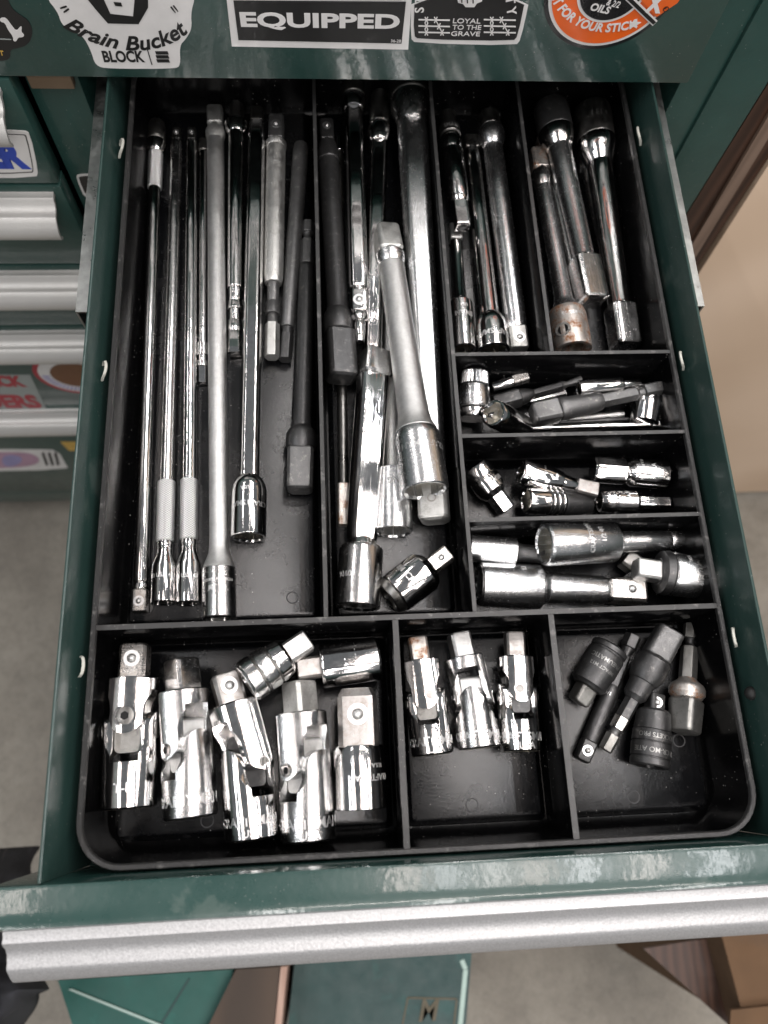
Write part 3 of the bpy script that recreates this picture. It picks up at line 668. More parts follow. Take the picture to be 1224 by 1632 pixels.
s8 = sticker(smoothpts(px([(-80, 716), (60, 716), (92, 717), (104, 738), (110, 748), (-80, 752)], Y0), 1), 'sticker_white', 'pale pink and lilac sticker on the lowest left drawer', Y0)
decal('printed_patch', smoothpts(px([(-40, 722), (30, 720), (56, 724), (66, 736), (40, 745), (-40, 747)], YT), 2), 'sticker_pink', s8, YT)
decal('printed_patch', smoothpts(px([(2, 728), (20, 724), (38, 730), (28, 742), (6, 744)], YT2), 2), 'sticker_lilac', s8, YT2)
for k in range(3): decal('printed_bar', px([(66+10*k, 722), (70+10*k, 721), (77+9*k, 741), (73+9*k, 742)], YT2), 'print_black', s8, YT2)
s9 = sticker(px([(96, 704), (124, 704), (130, 718), (110, 718)], Y0), 'sticker_gold', 'small orange sticker on the lowest left drawer', Y0)
s10 = sticker(smoothpts(px([(121, 282), (124, 277), (150, 276), (160, 320), (136, 318)], YF-.0001), 1), 'sticker_white', 'small white edged black sticker on the green post', YF)
decal('printed_field', smoothpts(px([(125, 284), (128, 281), (150, 280), (160, 316), (138, 313)], YF-.0007), 1), 'sticker_black', s10, YT)

# ------------------------------------------------------------------ surroundings
fl = meshobj('floor', [(-4, -3, FL), (5, -3, FL), (5, 4, FL), (-4, 4, FL)], [(0, 1, 2, 3)], 'concrete'); fl['kind'] = 'structure'
pb = empty('plywood_board', (.9, .56, FL), 'large pale plywood panel standing on the floor right of the tool chest', 'board')
po = Vector((.9, .56, FL))
q = [(.603, -.975), (1.9, -.975), (1.9, .35), (.535, .35)]
prism('panel', [Vector((x, .555, z))-po for x, z in q], (0, .018, 0), 'plywood', pb)
wp = empty('stained_post', (.54, .56, FL), 'dark brown stained wooden post between the chest and the plywood', 'wooden post'); wo = Vector((.54, .56, FL))
prism('board', [Vector((x, .560, z))-wo for x, z in ((.512, FL), (.580, FL), (.545, .33), (.512, .33))], (0, .03, 0), 'stained_wood', wp)
for x0, x1, y in ((.0165, .0285, .5560),):
    bx0 = lambda z, k: .5915-.0005-(z+1)*.0512-.030+k-.0
    prism('moulding', [Vector((bx0(z, k), y, z))-wo for z, k in ((FL, x0), (FL, x1), (.33, x1), (.33, x0))], (0, .5598-y, 0), 'stained_edge', wp)

# things on the floor under the drawer
def slab(name, quad, ztop, h, mat, label, cat, extras=None, mats=None):
    P_ = [at(u, v_, ztop) for u, v_ in quad]; c = sum(P_, Vector())/4; base = Vector((c.x, c.y, ztop-h))
    r = empty(name, base, label, cat)
    prism('body', [p-base for p in P_], (0, 0, -h), mat, r)
    return r, base, P_
r, b0, P_ = slab('green_case', [(92, 1562), (372, 1545), (330, 1720), (150, 1740)], -.62, .38, 'case_green', 'bright green case with a pale edge on the floor below the left of the drawer', 'case')
e = [at(u, v_, -.6195)-b0 for u, v_ in ((110, 1577), (114, 1575), (268, 1636), (262, 1638))]
prism('edge_trim', e, (0, 0, .002), 'case_edge', r)
e = [at(u, v_, -.6195)-b0 for u, v_ in ((255, 1632), (300, 1560), (303, 1560), (258, 1634))]
prism('seam', e, (0, 0, .001), 'case_dark', r)
r, b0, P_ = slab('dark_green_case', [(470, 1528), (752, 1515), (738, 1690), (452, 1700)], -.66, .34, 'case_dark', 'dark green printed case on the floor below the middle of the drawer', 'case')
def line(pts, wd, z, mat, par, b0, nm):
    for (a, b_) in zip(pts[:-1], pts[1:]):
        A_, B_ = at(*a, z)-b0, at(*b_, z)-b0; d = (B_-A_).normalized(); nn = Vector((-d.y, d.x, 0))*wd
        prism(nm, [A_-nn, B_-nn, B_+nn, A_+nn], (0, 0, .0006), mat, par)
line([(640, 1640), (650, 1590), (728, 1592), (722, 1645)], .0010, -.6597, 'printed_bronze', r, b0, 'printed_border')
line([(736, 1530), (742, 1545), (733, 1640)], .0030, -.6597, 'case_edge', r, b0, 'edge_trim')
V0, F0 = textmesh('M', .3, .02)
A_ = at(680, 1612, -.659)-b0
meshobj('lettering', [A_+Vector((v.x*.032, v.y*.034, v.z*.0006)) for v in V0], F0, 'printed_bronze', r)
bd = empty('wooden_block', at(390, 1600, -.66)+Vector((0, 0, -.34)), 'brown wooden block with a pale pink side standing between the two green cases', 'wood block'); b0 = bd.location.copy()
prism('face', [at(u, v_, -.60)-b0 for u, v_ in ((376, 1545), (446, 1541), (430, 1700), (300, 1700))], (0, 0, -.39), 'brown_wood', bd)
prism('side', [at(u, v_, -.60)-b0 for u, v_ in ((447.5, 1541), (458, 1540), (442, 1700), (431.5, 1700))], (0, 0, -.39), 'pink_wood', bd)
r, b0, P_ = slab('cardboard_box', [(1150, 1490), (1260, 1470), (1300, 1620), (1190, 1640)], -.55, .45, 'cardboard', 'brown cardboard box on the floor at the lower right corner', 'box')
fp_ = [at(u, v_, -.60)-b0 for u, v_ in ((1026, 1512), (1150, 1492), (1240, 1600), (1160, 1632))]
prism('flap', fp_, (0, 0, -.006), 'stained_wood', r, 'dark open flap of the box')
fp_ = [at(u, v_, -.54)-b0 for u, v_ in ((1165, 1610), (1260, 1600), (1280, 1680), (1160, 1680))]
prism('flap', fp_, (0, 0, -.006), 'cardboard', r)
# dark cloth / trouser leg at the left
rows = []; nx, ny = 26, 40
cl = empty('dark_cloth', at(10, 1500, FL+.02), 'dark grey crumpled cloth hanging at the lower left beside the drawer', 'cloth'); b0 = cl.location.copy()
V = []; F = []
for j in range(ny+1):
    for i in range(nx+1):
        u = -140+i/nx*(205-16*math.sin(j*.35)-(18 if j > 30 else 0)+(j < 8)*0); vv = 1362-12*(i/nx)*(1-j/ny)+j/ny*290
        z = -.42-.05*math.sin(i*.33+j*.12)-.02*math.sin(j*.5-i*.2)-.18*(i/nx)**3
        V.append(at(u, vv, z)-b0)
for j in range(ny):
    for i in range(nx): a = j*(nx+1)+i; F.append((a, a+1, a+nx+2, a+nx+1))
o = meshobj('fabric', V, F, 'cloth_dark', cl, ang=80)
sm = o.modifiers.new('thickness', 'SOLIDIFY'); sm.thickness = .004
#@@TOOLS
# ------------------------------------------------------------------ tools
def sq(s0, s1, w, mat='drive_steel', rot=0, sh='s', ch=.14, name='square_drive'): return (name, mat, [(s0, w, sh), (s1, w, sh)], {'rot': rot, 'ch': ch})
GA, GB, GC, GD = ('long extension bars in the left compartment', 'extension bars in the middle compartment', 'extension bars in the upper right compartments', 'big extension bars in the upper right compartment')
# --- left compartment
tool('extension_bar', 'long chrome extension bar with knurled collar near its far end, first from the left wall', 'extension bar', (250, 196), (223, 978), [
    ('socket_end', 'dark_steel', [(0, 24), (12, 28), (32, 29), (36, 27)], {'open': 'start', 'hole': 's'}),
    ('collar', 'chrome', [(36, 27), (40, 32), (48, 31), (60, 22)]),
    ('knurled_sleeve', 'knurl', [(60, 23), (126, 23)]),
    ('shaft', 'chrome', [(126, 19), (300, 19.5), (560, 20.5), (700, 22), (742, 23.5)]),
    ('neck', 'chrome', [(742, 18), (744, 18)]), ('collar', 'chrome', [(744, 24.5), (750, 25.5), (752, 24)]),
    sq(752, 781, 23)], group=GA, extras=[('ball', 768, 23, 13, 'square_drive')])
for nm, A_, B_, lb, k in (('a', (282, 207), (260, 962), 'chrome extension bar with a knurled sleeve near its socket, left of the two matching ones', 0), ('b', (306, 207), (300, 961), 'chrome extension bar with a knurled sleeve near its socket, right of the two matching ones', -3)):
    tool('extension_bar', lb, 'extension bar', A_, B_, [
        sq(0, 22, 13, 'dark_steel'), ('shaft', 'chrome_worn' if nm == 'a' else 'chrome', [(22, 17), (28, 18.5), (180, 19.5), (450, 21), (592+k, 22.5)]),
        ('knurled_sleeve', 'knurl', [(592+k, 28), (674+k, 28)]), ('neck', 'chrome', [(674+k, 24), (680+k, 24.5), (684+k, 23), (688+k, 25)]),
        ('socket_end', 'chrome', [(684+k, 24), (692+k, 26), (704+k, 37), (708+k, 39), (755, 40)], {'open': 'end', 'hole': 's', 'ch': .06})], group=GA,
        extras=[('ball', 10, 13, 7, 'square_drive'), ('text', '1/2 USA 43', 722, 39, 9, False, -5, 'etched', 'socket_end')])
tool('extension_bar', 'thin chrome extension bar lying low between the knurled bars and the rough grey bar', 'extension bar', (324, 224), (323, 611), [
    ('socket_end', 'dark_steel', [(0, 14), (20, 15)], {'open': 'start'}), ('shaft', 'chrome', [(20, 12), (330, 14)]), ('collar', 'chrome', [(330, 19), (348, 19)]), ('neck', 'chrome', [(348, 14), (356, 13)]), ('collar', 'chrome', [(356, 18), (364, 18)]), sq(364, 387, 12, 'chrome')], group=GA)
tool('extension_bar', 'long rough grey extension bar with a wide satin socket at the near end', 'extension bar', (343, 175), (350, 988), [
    sq(0, 34, 24, 'cast_steel'), ('collar', 'cast_steel', [(34, 24), (46, 31), (54, 30), (66, 26)]),
    ('shaft', 'satin_steel', [(60, 27), (250, 27), (400, 29), (700, 30), (718, 31), (728, 34), (745, 50), (749, 53)]),
    ('socket_end', 'chrome_worn', [(747, 54), (813, 56)], {'open': 'end', 'hole': 'q', 'hr': .62})], group=GA,
    extras=[('text', 'MEXICAN FORGED', 766, 56, 6.5, True, 0, 'etched', 'socket_end'), ('text', 'JET 1/2', 776, 56, 10, False, 0, 'etched', 'socket_end')])
tool('extension_bar', 'dark mirror chrome extension bar with a bright collar right of the rough grey bar', 'extension bar', (377, 167), (374, 565), [
    ('socket_end', 'dark_steel', [(0, 21), (30, 24)], {'open': 'start', 'hole': 's'}), ('collar', 'chrome', [(30, 32), (36, 37), (44, 35), (52, 27)]),
    ('shaft', 'chrome', [(50, 25), (270, 26), (302, 26)]), ('neck', 'chrome', [(302, 20), (322, 19)]), ('collar', 'chrome', [(322, 23), (334, 24)]), ('neck', 'chrome', [(334, 18), (350, 18)]),
    ('collar', 'chrome', [(350, 22), (362, 23), (366, 19)]), ('drive_end', 'chrome', [(366, 17, 's'), (398, 20, 's')])], lift=(3, 0), group=GA)
tool('extension_bar', 'mirror chrome bar with flats and open twelve point socket beside the rough grey bar', 'extension bar', (410, 176), (396, 857), [
    sq(0, 26, 20, 'dark_steel'), ('shaft', 'chrome', [(26, 26, 'f'), (60, 28, 'f'), (300, 29.5, 'f'), (590, 31, 'f'), (602, 32, 'f')]),
    ('socket_end', 'chrome', [(600, 34), (606, 46), (614, 54), (622, 56), (681, 57)], {'open': 'end', 'hole': 't', 'hr': .72, 'ch': .05})], lift=(4, 2), group=GA,
    extras=[('text', 'CRAFTSMAN', 642, 56, 12, True, 0, 'etched', 'socket_end'), ('text', 'USA', 622, 56, 8, True, -8, 'etched', 'socket_end')])
tool('impact_extension', 'scuffed matte grey extension with a ball in its square end, fourth from the divider', 'extension bar', (441, 190), (433, 570), [
    sq(0, 40, 24, 'grey_oxide'), ('collar', 'cast_steel', [(38, 26), (44, 33), (52, 32)]), ('shaft', 'cast_steel', [(50, 30), (200, 31), (262, 31), (272, 27)]),
    ('neck', 'grey_oxide', [(272, 20), (300, 19)]), ('collar', 'grey_oxide', [(300, 22), (318, 23)]), ('neck', 'grey_oxide', [(318, 16), (332, 17)]), ('hex_end', 'cast_steel', [(332, 21, 'h'), (380, 22, 'h')])], lift=(2, 2), group=GA,
    extras=[('ball', 18, 24, 12, 'square_drive')])
tool('impact_extension', 'plain matte black extension lying under the long hex shank bar', 'extension bar', (480, 232), (454, 575), [
    ('shaft', 'grey_oxide', [(0, 24), (20, 25), (200, 24), (296, 22)]), ('neck', 'black_oxide', [(296, 18), (306, 18)]), ('hex_end', 'black_oxide', [(306, 20, 'h'), (343, 20, 'h')])], group=GA)
tool('impact_extension', 'matte black extension with hex shank and a wide worn square end, next to the divider', 'extension bar', (491, 355), (478, 783), [
    ('hex_shank', 'grey_oxide', [(0, 18, 'h'), (20, 18, 'h')]), ('neck', 'grey_oxide', [(20, 14), (23, 12.5), (28, 12.5), (33, 16)]), ('hex_shank', 'grey_oxide', [(33, 20, 'h'), (76, 21, 'h')]),
    ('shaft', 'black_oxide', [(76, 23), (84, 25), (200, 26), (320, 29), (338, 31)]), ('collar', 'black_oxide', [(336, 32), (342, 42), (348, 49), (362, 50), (372, 43)]),
    ('square_drive', 'grey_oxide', [(368, 42, 's'), (428, 41, 's')], {'ch': .26})], group=GA)
# --- middle compartment
tool('extension_bar', 'narrow worn bar lying lowest along the left side of the middle compartment', 'extension bar', (540, 222), (548, 838), [
    ('collar', 'chrome', [(0, 17), (26, 17)]), ('shaft', 'dark_steel', [(26, 14), (560, 17)]), ('drive_end', 'rusty_steel', [(560, 19, 's'), (616, 18, 's')])], group=GB)
tool('impact_extension', 'long matte black impact extension with a chunky square end in the middle compartment', 'extension bar', (520, 196), (545, 606), [
    sq(0, 36, 22, 'black_oxide'), ('collar', 'black_oxide', [(36, 26), (56, 33), (70, 34)]), ('shaft', 'black_oxide', [(70, 32), (200, 33), (300, 34), (312, 37)]),
    ('collar', 'black_oxide', [(310, 38), (318, 46), (330, 50), (344, 48)]), ('square_drive', 'black_oxide', [(342, 45, 's'), (410, 46, 's')], {'rot': 12, 'ch': .26})], lift=(6, 8), group=GB, extras=[('ball', 14, 22, 10, 'square_drive')])
tool('extension_bar', 'long mirror chrome bar with flats and a small ball end, second in the middle compartment', 'extension bar', (562, 118), (574, 545), [
    ('socket_end', 'dark_steel', [(0, 37), (44, 38)], {'open': 'start', 'hole': 's'}), ('collar', 'chrome', [(44, 38), (48, 40), (58, 39), (66, 33)]),
    ('shaft', 'chrome', [(64, 29, 'f'), (200, 30, 'f'), (346, 31, 'f'), (352, 28, 'f')]), ('neck', 'chrome', [(352, 20), (358, 19)]), sq(358, 388, 27, 'chrome'), ('collar', 'chrome', [(388, 27), (394, 28), (398, 20)]), ('ball_end', 'chrome', [(398, 16), (404, 18), (416, 17), (427, 12)])], lift=(10, 16), group=GB,
    extras=[('ball', 374, 27, 15, 'square_drive')])
tool('extension_bar', 'chrome bar with bright flared collar running beneath the biggest bar', 'extension bar', (606, 152), (590, 690), [
    ('socket_end', 'dark_steel', [(0, 30), (56, 32)], {'open': 'start', 'hole': 's'}), ('collar', 'chrome', [(56, 34), (64, 40), (76, 38), (88, 31)]), ('shaft', 'chrome', [(86, 29, 'f'), (300, 29, 'f'), (470, 30, 'f')]), ('socket_end', 'chrome', [(470, 32), (490, 44), (538, 45)])], lift=(9, 2), group=GB)
tool('extension_bar', 'satin extension lying under the worn one, its open socket showing left of the big bar', 'extension bar', (622, 470), (628, 848), [
    ('square_drive', 'satin_steel', [(0, 24, 's'), (40, 24, 's')]), ('shaft', 'satin_steel', [(40, 27), (270, 26), (290, 28)]), ('socket_end', 'chrome_hazy', [(290, 57), (378, 60)], {'open': 'end', 'hole': 't', 'hr': .76, 'ch': .05})], group=GB,
    extras=[('text', 'NG 1', 312, 58, 14, True, -14, 'etched_dark', 'socket_end'), ('hole', 345, 58, 13, 62, 'socket_end')])
tool('extension_bar', 'biggest bar of the drawer, hazy chrome with long flats and a bored square end', 'extension bar', (652, 112), (693, 834), [
    ('socket_end', 'dark_steel', [(0, 62), (40, 64), (56, 64)], {'open': 'start', 'hole': 's'}), ('collar', 'chrome_worn', [(56, 65), (62, 67), (76, 66), (92, 54), (104, 48)]),
    ('shaft', 'chrome_hazy', [(100, 48, 'f'), (260, 48, 'f'), (450, 47, 'f'), (640, 46, 'f'), (652, 44, 'f')]), ('square_drive', 'cast_steel', [(650, 46, 's'), (722, 48, 's')], {'rot': -14, 'ch': .3})], lift=(14, 2), group=GB,
    extras=[('hole', 694, 47, 13, -14, 'square_drive')])
tool('extension_bar', 'worn satin extension bar on top of the pile, tilted, with its twelve point mouth showing', 'extension bar', (615, 364), (678, 788), [
    ('square_drive', 'cast_steel', [(0, 36, 's'), (48, 40, 's')], {'rot': 10, 'ch': .26}), ('collar', 'chrome_hazy', [(44, 42), (50, 47), (60, 46), (68, 41)]),
    ('shaft', 'satin_steel', [(66, 41), (200, 44), (310, 50), (326, 56), (340, 68)]), ('socket_end', 'chrome_hazy', [(336, 66), (345, 74), (352, 76), (424, 78)], {'open': 'end', 'hole': 't', 'hr': .74, 'ch': .05, 'deep': .9})], lift=(17, 18), group=GB,
    extras=[('text', 'CRAFTSMAN', 368, 76, 15, True, 12, 'etched', 'socket_end')])
tool('extension_bar', 'large mirror chrome bar with milled flats, its wide socket beside the small reducer', 'extension bar', (597, 560), (570, 969), [
    ('square_drive', 'chrome_worn', [(0, 46, 's'), (50, 50, 's')], {'rot': 30, 'ch': .3}), ('shaft', 'chrome', [(46, 52, 'f'), (200, 54, 'f'), (300, 52, 'f'), (312, 48, 'f')], {'rot': 12}), ('collar', 'chrome', [(308, 44), (318, 50), (324, 62)]),
    ('socket_end', 'chrome_worn', [(320, 66), (326, 71), (409, 72)], {'open': 'end', 'hole': 't', 'hr': .74, 'ch': .05})], lift=(7, 1), group=GB,
    extras=[('text', '00916', 366, 72, 13, True, -38, 'etched', 'socket_end')])
tool('socket_adapter', 'small chrome reducer with drilled ball square, lying askew at the front of the middle compartment', 'adapter', (619, 954), (715, 882), [
    ('socket_end', 'dark_steel', [(0, 58), (14, 64)], {'open': 'start', 'hole': 's'}), ('body', 'chrome', [(14, 68), (70, 69), (78, 58), (82, 48)], {'ch': .03}), sq(80, 120, 28)], extras=[('ball', 103, 28, 14, 'square_drive'), ('text', '8M  CR-V', 40, 69, 14, True, 14, 'etched', 'body')])
# --- upper right, first
tool('extension_bar', 'dark chrome extension with bright ring, top left of the narrow upper right compartment', 'extension bar', (713, 182), (737, 364), [
    ('socket_end', 'dark_steel', [(0, 24), (24, 27)], {'open': 'start', 'hole': 's'}), ('collar', 'dark_steel', [(22, 33), (38, 34)]), ('neck', 'chrome', [(38, 30), (44, 30)]), ('collar', 'chrome', [(42, 33), (48, 35), (56, 33), (64, 29)]),
    ('shaft', 'chrome', [(62, 34), (100, 36), (138, 34), (146, 27)]), sq(146, 182, 24, 'chrome')], lift=(12, 12), group=GC, extras=[('text', 'SMAN', 30, 34, 9, False, 0, 'etched', 'collar')])
tool('extension_bar', 'short black and chrome extension with a small grey square and stamped socket by the divider', 'extension bar', (725, 361), (739, 558), [
    sq(0, 25, 20, 'satin_steel'), ('shaft', 'chrome', [(25, 19), (118, 20), (124, 26)]), ('socket_end', 'chrome', [(122, 28), (128, 39), (197, 40)], {'open': 'end', 'hole': 's', 'ch': .05})], lift=(1, 1), group=GC, extras=[('text', 'SMAN', 150, 40, 12, True, 6, 'etched', 'socket_end'), ('text', 'USA', 138, 40, 7, True, 6, 'etched', 'socket_end')])
tool('extension_bar', 'middle chrome extension of the narrow upper right compartment, socket towards the viewer', 'extension bar', (750, 222), (787, 560), [
    sq(0, 22, 24, 'dark_steel'), ('shaft', 'chrome', [(20, 27), (40, 29), (150, 29), (282, 31), (292, 33)]), ('socket_end', 'chrome', [(288, 36), (298, 48), (306, 51), (340, 52)], {'open': 'end', 'hole': 's', 'ch': .05})], group=GC, extras=[('text', 'CRAFTSMAN', 322, 52, 13, True, 0, 'etched', 'socket_end')])
tool('extension_bar', 'hazy chrome extension with bright flared collar and ball square, right of the middle one', 'extension bar', (779, 182), (827, 559), [
    ('socket_end', 'dark_steel', [(0, 31), (26, 34)], {'open': 'start', 'hole': 's'}), ('collar', 'chrome_hazy', [(26, 38), (36, 42), (44, 41), (58, 32)]), ('shaft', 'chrome_hazy', [(56, 30), (140, 33), (300, 35), (342, 36), (350, 33)]), sq(348, 380, 29, 'cast_steel')], lift=(8, 1), group=GC, extras=[('ball', 366, 29, 14, 'square_drive')])
# --- upper right, second
tool('extension_bar', 'rust stained chrome extension with cross hole in its socket, leftmost of the big ones', 'extension bar', (856, 242), (913, 560), [
    ('square_drive', 'rusty_steel', [(0, 24, 's'), (34, 26, 's')]), ('collar', 'chrome_worn', [(30, 24), (40, 31), (52, 32), (64, 26)]), ('shaft', 'chrome_hazy', [(62, 26), (180, 27), (246, 30), (258, 40), (268, 54)]),
    ('socket_end', 'rusty_steel', [(264, 56), (272, 61), (323, 62)], {'open': 'end', 'hole': 's', 'ch': .05})], lift=(4, 0), group=GD, extras=[('hole', 302, 62, 22, -38, 'socket_end'), ('text', 'NI 82G 20', 280, 62, 8, True, 0, 'etched', 'socket_end')])
tool('extension_bar', 'chrome bar lying beneath the two big dark headed ones', 'extension bar', (864, 222), (925, 470), [
    sq(0, 30, 20, 'rusty_steel'), ('collar', 'chrome_worn', [(30, 26), (44, 28), (52, 24)]), ('shaft', 'chrome_worn', [(50, 22), (170, 24), (256, 24)])], group=GD)
tool('extension_bar', 'chrome bar squeezed between the second big bar and the right one', 'extension bar', (931, 240), (992, 500), [
    ('collar', 'chrome_worn', [(0, 30), (34, 30)]), ('shaft', 'chrome_worn', [(30, 24), (170, 26), (266, 26)])], group=GD)
tool('extension_bar', 'big extension with black head and bright ring, its stubby square end halfway down', 'extension bar', (877, 170), (945, 484), [
    ('socket_end', 'black_oxide', [(0, 52), (10, 55), (46, 56)], {'open': 'start', 'hole': 's', 'ch': .05}), ('collar', 'chrome', [(44, 56), (50, 56), (62, 50), (74, 40)]), ('shaft', 'chrome_hazy', [(72, 37), (150, 36), (250, 36), (256, 40)]),
    ('square_drive', 'chrome_worn', [(252, 42, 's'), (321, 43, 's')], {'rot': 14, 'ch': .28})], lift=(13, 10), group=GD)
tool('extension_bar', 'big chrome extension with dark head leaning along the right wall, square end towards the viewer', 'extension bar', (943, 175), (997, 555), [
    ('socket_end', 'dark_steel', [(0, 55), (10, 58), (56, 59)], {'open': 'start', 'hole': 's', 'ch': .05}), ('collar', 'chrome', [(54, 60), (62, 62), (72, 58), (96, 42)]), ('shaft', 'chrome', [(92, 40), (170, 38), (240, 38), (318, 37), (324, 40)]),
    ('square_drive', 'chrome_worn', [(320, 42, 's'), (384, 42, 's')], {'rot': 10, 'ch': .28})], lift=(10, 1), group=GD, extras=[('text', 'KEN', 26, 58, 14, True, 0, 'etched_dark', 'socket_end')])
# --- bits compartment
tool('bit_adapter', 'chrome adapter with a ridged serrated cap in the far left of the bits compartment', 'adapter', (757, 592), (754, 668), [
    ('serrated_cap', 'chrome_hazy', [(0, 38, 'r'), (3, 44, 'r'), (22, 46, 'r')], {'ch': .04}), ('body', 'chrome_hazy', [(24, 48), (60, 54)]), ('collar', 'chrome', [(62, 56), (68, 56), (76, 50)])], lift=(14, 6))
tool('bit_adapter', 'short chrome rod with small square tip lying behind the serrated adapter', 'adapter', (784, 617), (842, 600), [
    ('shaft', 'chrome', [(0, 16), (34, 17)]), sq(34, 60, 15, 'drive_steel')], lift=(10, 12))
tool('bit_adapter', 'black hex bodied nut driver bit lying under the big grey adapter', 'driver bit', (786, 645), (926, 606), [
    ('body', 'black_oxide', [(0, 28, 'h'), (42, 30, 'h')]), ('collar', 'black_oxide', [(42, 28), (54, 24), (66, 15)]), ('shank', 'black_oxide', [(64, 13, 'h'), (112, 13, 'h')]), ('tip', 'grey_oxide', [(112, 15, 'h'), (122, 9), (145, 15, 'h')])], lift=(4, 8))
tool('chrome_socket', 'chrome deep socket with a stamped band lying at the back of the bits compartment', 'socket', (922, 620), (1020, 612), [
    ('body', 'chrome', [(0, 28), (66, 29), (70, 26)], {'open': 'start', 'hole': 'h', 'ch': .05}), ('square_drive', 'chrome', [(70, 17), (98, 16)])], lift=(12, 12), extras=[('text', 'SK 12', 52, 28, 10, False, 20, 'etched', 'body')])
tool('chrome_socket', 'stubby chrome socket standing at the right end of the bits compartment', 'socket', (1034, 628), (1026, 676), [
    ('body', 'chrome', [(0, 50), (22, 52), (26, 48), (48, 44)], {'open': 'start', 'hole': 'h', 'ch': .05})], lift=(2, 2))
tool('chrome_rod', 'thin chrome rod with flattened square tip along the front divider of the bits compartment', 'extension rod', (838, 682), (1071, 676), [
    ('socket_end', 'chrome', [(0, 15), (40, 15)]), ('shaft', 'chrome', [(40, 9), (180, 10), (200, 12)]), sq(200, 233, 13, 'chrome')], lift=(9, 9), extras=[('ball', 218, 13, 6, 'square_drive')])
tool('chrome_rod', 'short pale satin rod beneath the big grey adapter', 'extension rod', (905, 668), (994, 660), [('shaft', 'satin_steel', [(0, 11), (70, 12), (78, 13), (89, 11)])], lift=(5, 5))
tool('black_rod', 'thin black rod lying between the pale rod and the chrome one', 'extension rod', (872, 674), (1002, 668), [('shaft', 'black_oxide', [(0, 7), (90, 8), (96, 11), (104, 8), (130, 7)])], lift=(6, 6))
tool('chrome_rod', 'small chrome hex bit crossing behind the big grey adapter', 'driver bit', (842, 640), (902, 626), [('shaft', 'chrome', [(0, 14, 'h'), (60, 14, 'h')])], lift=(3, 3))
tool('impact_adapter', 'big matte grey impact adapter with square drive and long hex shank, lying across the bits', 'adapter', (848, 662), (1055, 619), [
    ('square_drive', 'grey_oxide', [(0, 34, 's'), (44, 35, 's')], {'rot': 0, 'ch': .26}), ('body', 'grey_oxide', [(42, 38), (50, 40), (60, 36), (100, 33), (112, 27)]), ('shank', 'grey_oxide', [(110, 21, 'h'), (168, 20, 'h')]), ('neck', 'grey_oxide', [(168, 18), (172, 14), (178, 15), (182, 19)]), ('hex_tip', 'grey_oxide', [(180, 25, 'h'), (212, 24, 'h')])], lift=(14, 16))
tool('chrome_socket', 'chrome socket pointing its empty square mouth up at the viewer in the bits compartment', 'socket', (786, 658), (832, 684), [
    ('body', 'chrome', [(0, 44), (10, 46), (52, 44)], {'open': 'start', 'hole': 'q', 'hr': .70, 'ch': .06})], lift=(30, 3), extras=[('text', 'US', 38, 44, 10, False, -10, 'etched', 'body')])
# --- second small compartment
tool('socket_adapter', 'chrome adapter with stamped knurled socket leaning at the left of the adapters compartment', 'adapter', (756, 744), (808, 814), [
    ('socket_end', 'chrome', [(0, 46), (6, 50), (22, 50)], {'open': 'start', 'hole': 's', 'ch': .06}), ('neck', 'chrome', [(22, 46), (25, 46)]), ('body', 'chrome', [(24, 50), (46, 48), (56, 38)]), sq(52, 87, 26, 'chrome')], lift=(9, 2), extras=[('text', 'USA V', 34, 50, 11, True, 20, 'etched', 'body')])
tool('socket_adapter', 'chrome adapter with a brown tinged square, lying slanted on top in the adapters compartment', 'adapter', (829, 752), (950, 784), [
    ('socket_end', 'chrome', [(0, 42), (4, 44), (40, 42), (66, 36)], {'open': 'start', 'hole': 's', 'ch': .06}), ('neck', 'chrome', [(66, 30), (92, 24)]), sq(90, 125, 25, 'raw_steel')], lift=(14, 8), extras=[('text', 'MAN-', 30, 42, 11, True, 5, 'etched', 'socket_end'), ('text', '4M', 52, 39, 9, True, 0, 'etched', 'socket_end')])
tool('hex_adapter', 'thick chrome hex adapter with stamped band at the back right of the adapters compartment', 'adapter', (944, 748), (1060, 757), [
    ('hex_head', 'chrome', [(0, 36, 'h'), (6, 38, 'h'), (52, 38, 'h')], {'rot': 30}), ('neck', 'chrome', [(52, 34), (58, 36)]), ('socket_end', 'chrome', [(56, 40), (62, 46), (116, 48)], {'open': 'end', 'hole': 's', 'ch': .05})], lift=(6, 3), extras=[('text', 'MASTER', 74, 46, 11, False, 0, 'etched', 'socket_end'), ('text', 'USA', 90, 47, 11, False, 0, 'etched', 'socket_end')])
tool('chrome_socket', 'ringed chrome socket showing its deep square mouth at the front of the adapters compartment', 'socket', (838, 798), (940, 804), [
    ('body', 'chrome', [(0, 40), (4, 42), (32, 42)], {'open': 'start', 'hole': 'q', 'hr': .70, 'ch': .06}), ('collar', 'chrome', [(34, 44), (38, 44)]), ('collar', 'chrome', [(42, 44), (46, 44)]), ('collar', 'chrome', [(50, 44), (54, 44)]), ('neck', 'black_oxide', [(31, 39), (56, 39)]), ('tail', 'black_oxide', [(56, 40), (80, 38), (102, 30)])], lift=(14, 1))
tool('socket_adapter', 'slim chrome adapter with thin shank lying at the front right of the adapters compartment', 'adapter', (955, 799), (1066, 802), [
    ('socket_end', 'chrome', [(0, 34), (22, 37)], {'open': 'start', 'hole': 's', 'ch': .06}), ('neck', 'chrome', [(22, 34), (26, 34)]), ('body', 'chrome', [(25, 38), (56, 37), (62, 28)]), ('shank', 'chrome', [(60, 18, 's'), (111, 17, 's')])], lift=(2, 2), extras=[('text', 'USA V', 42, 38, 9, False, 10, 'etched', 'body')])
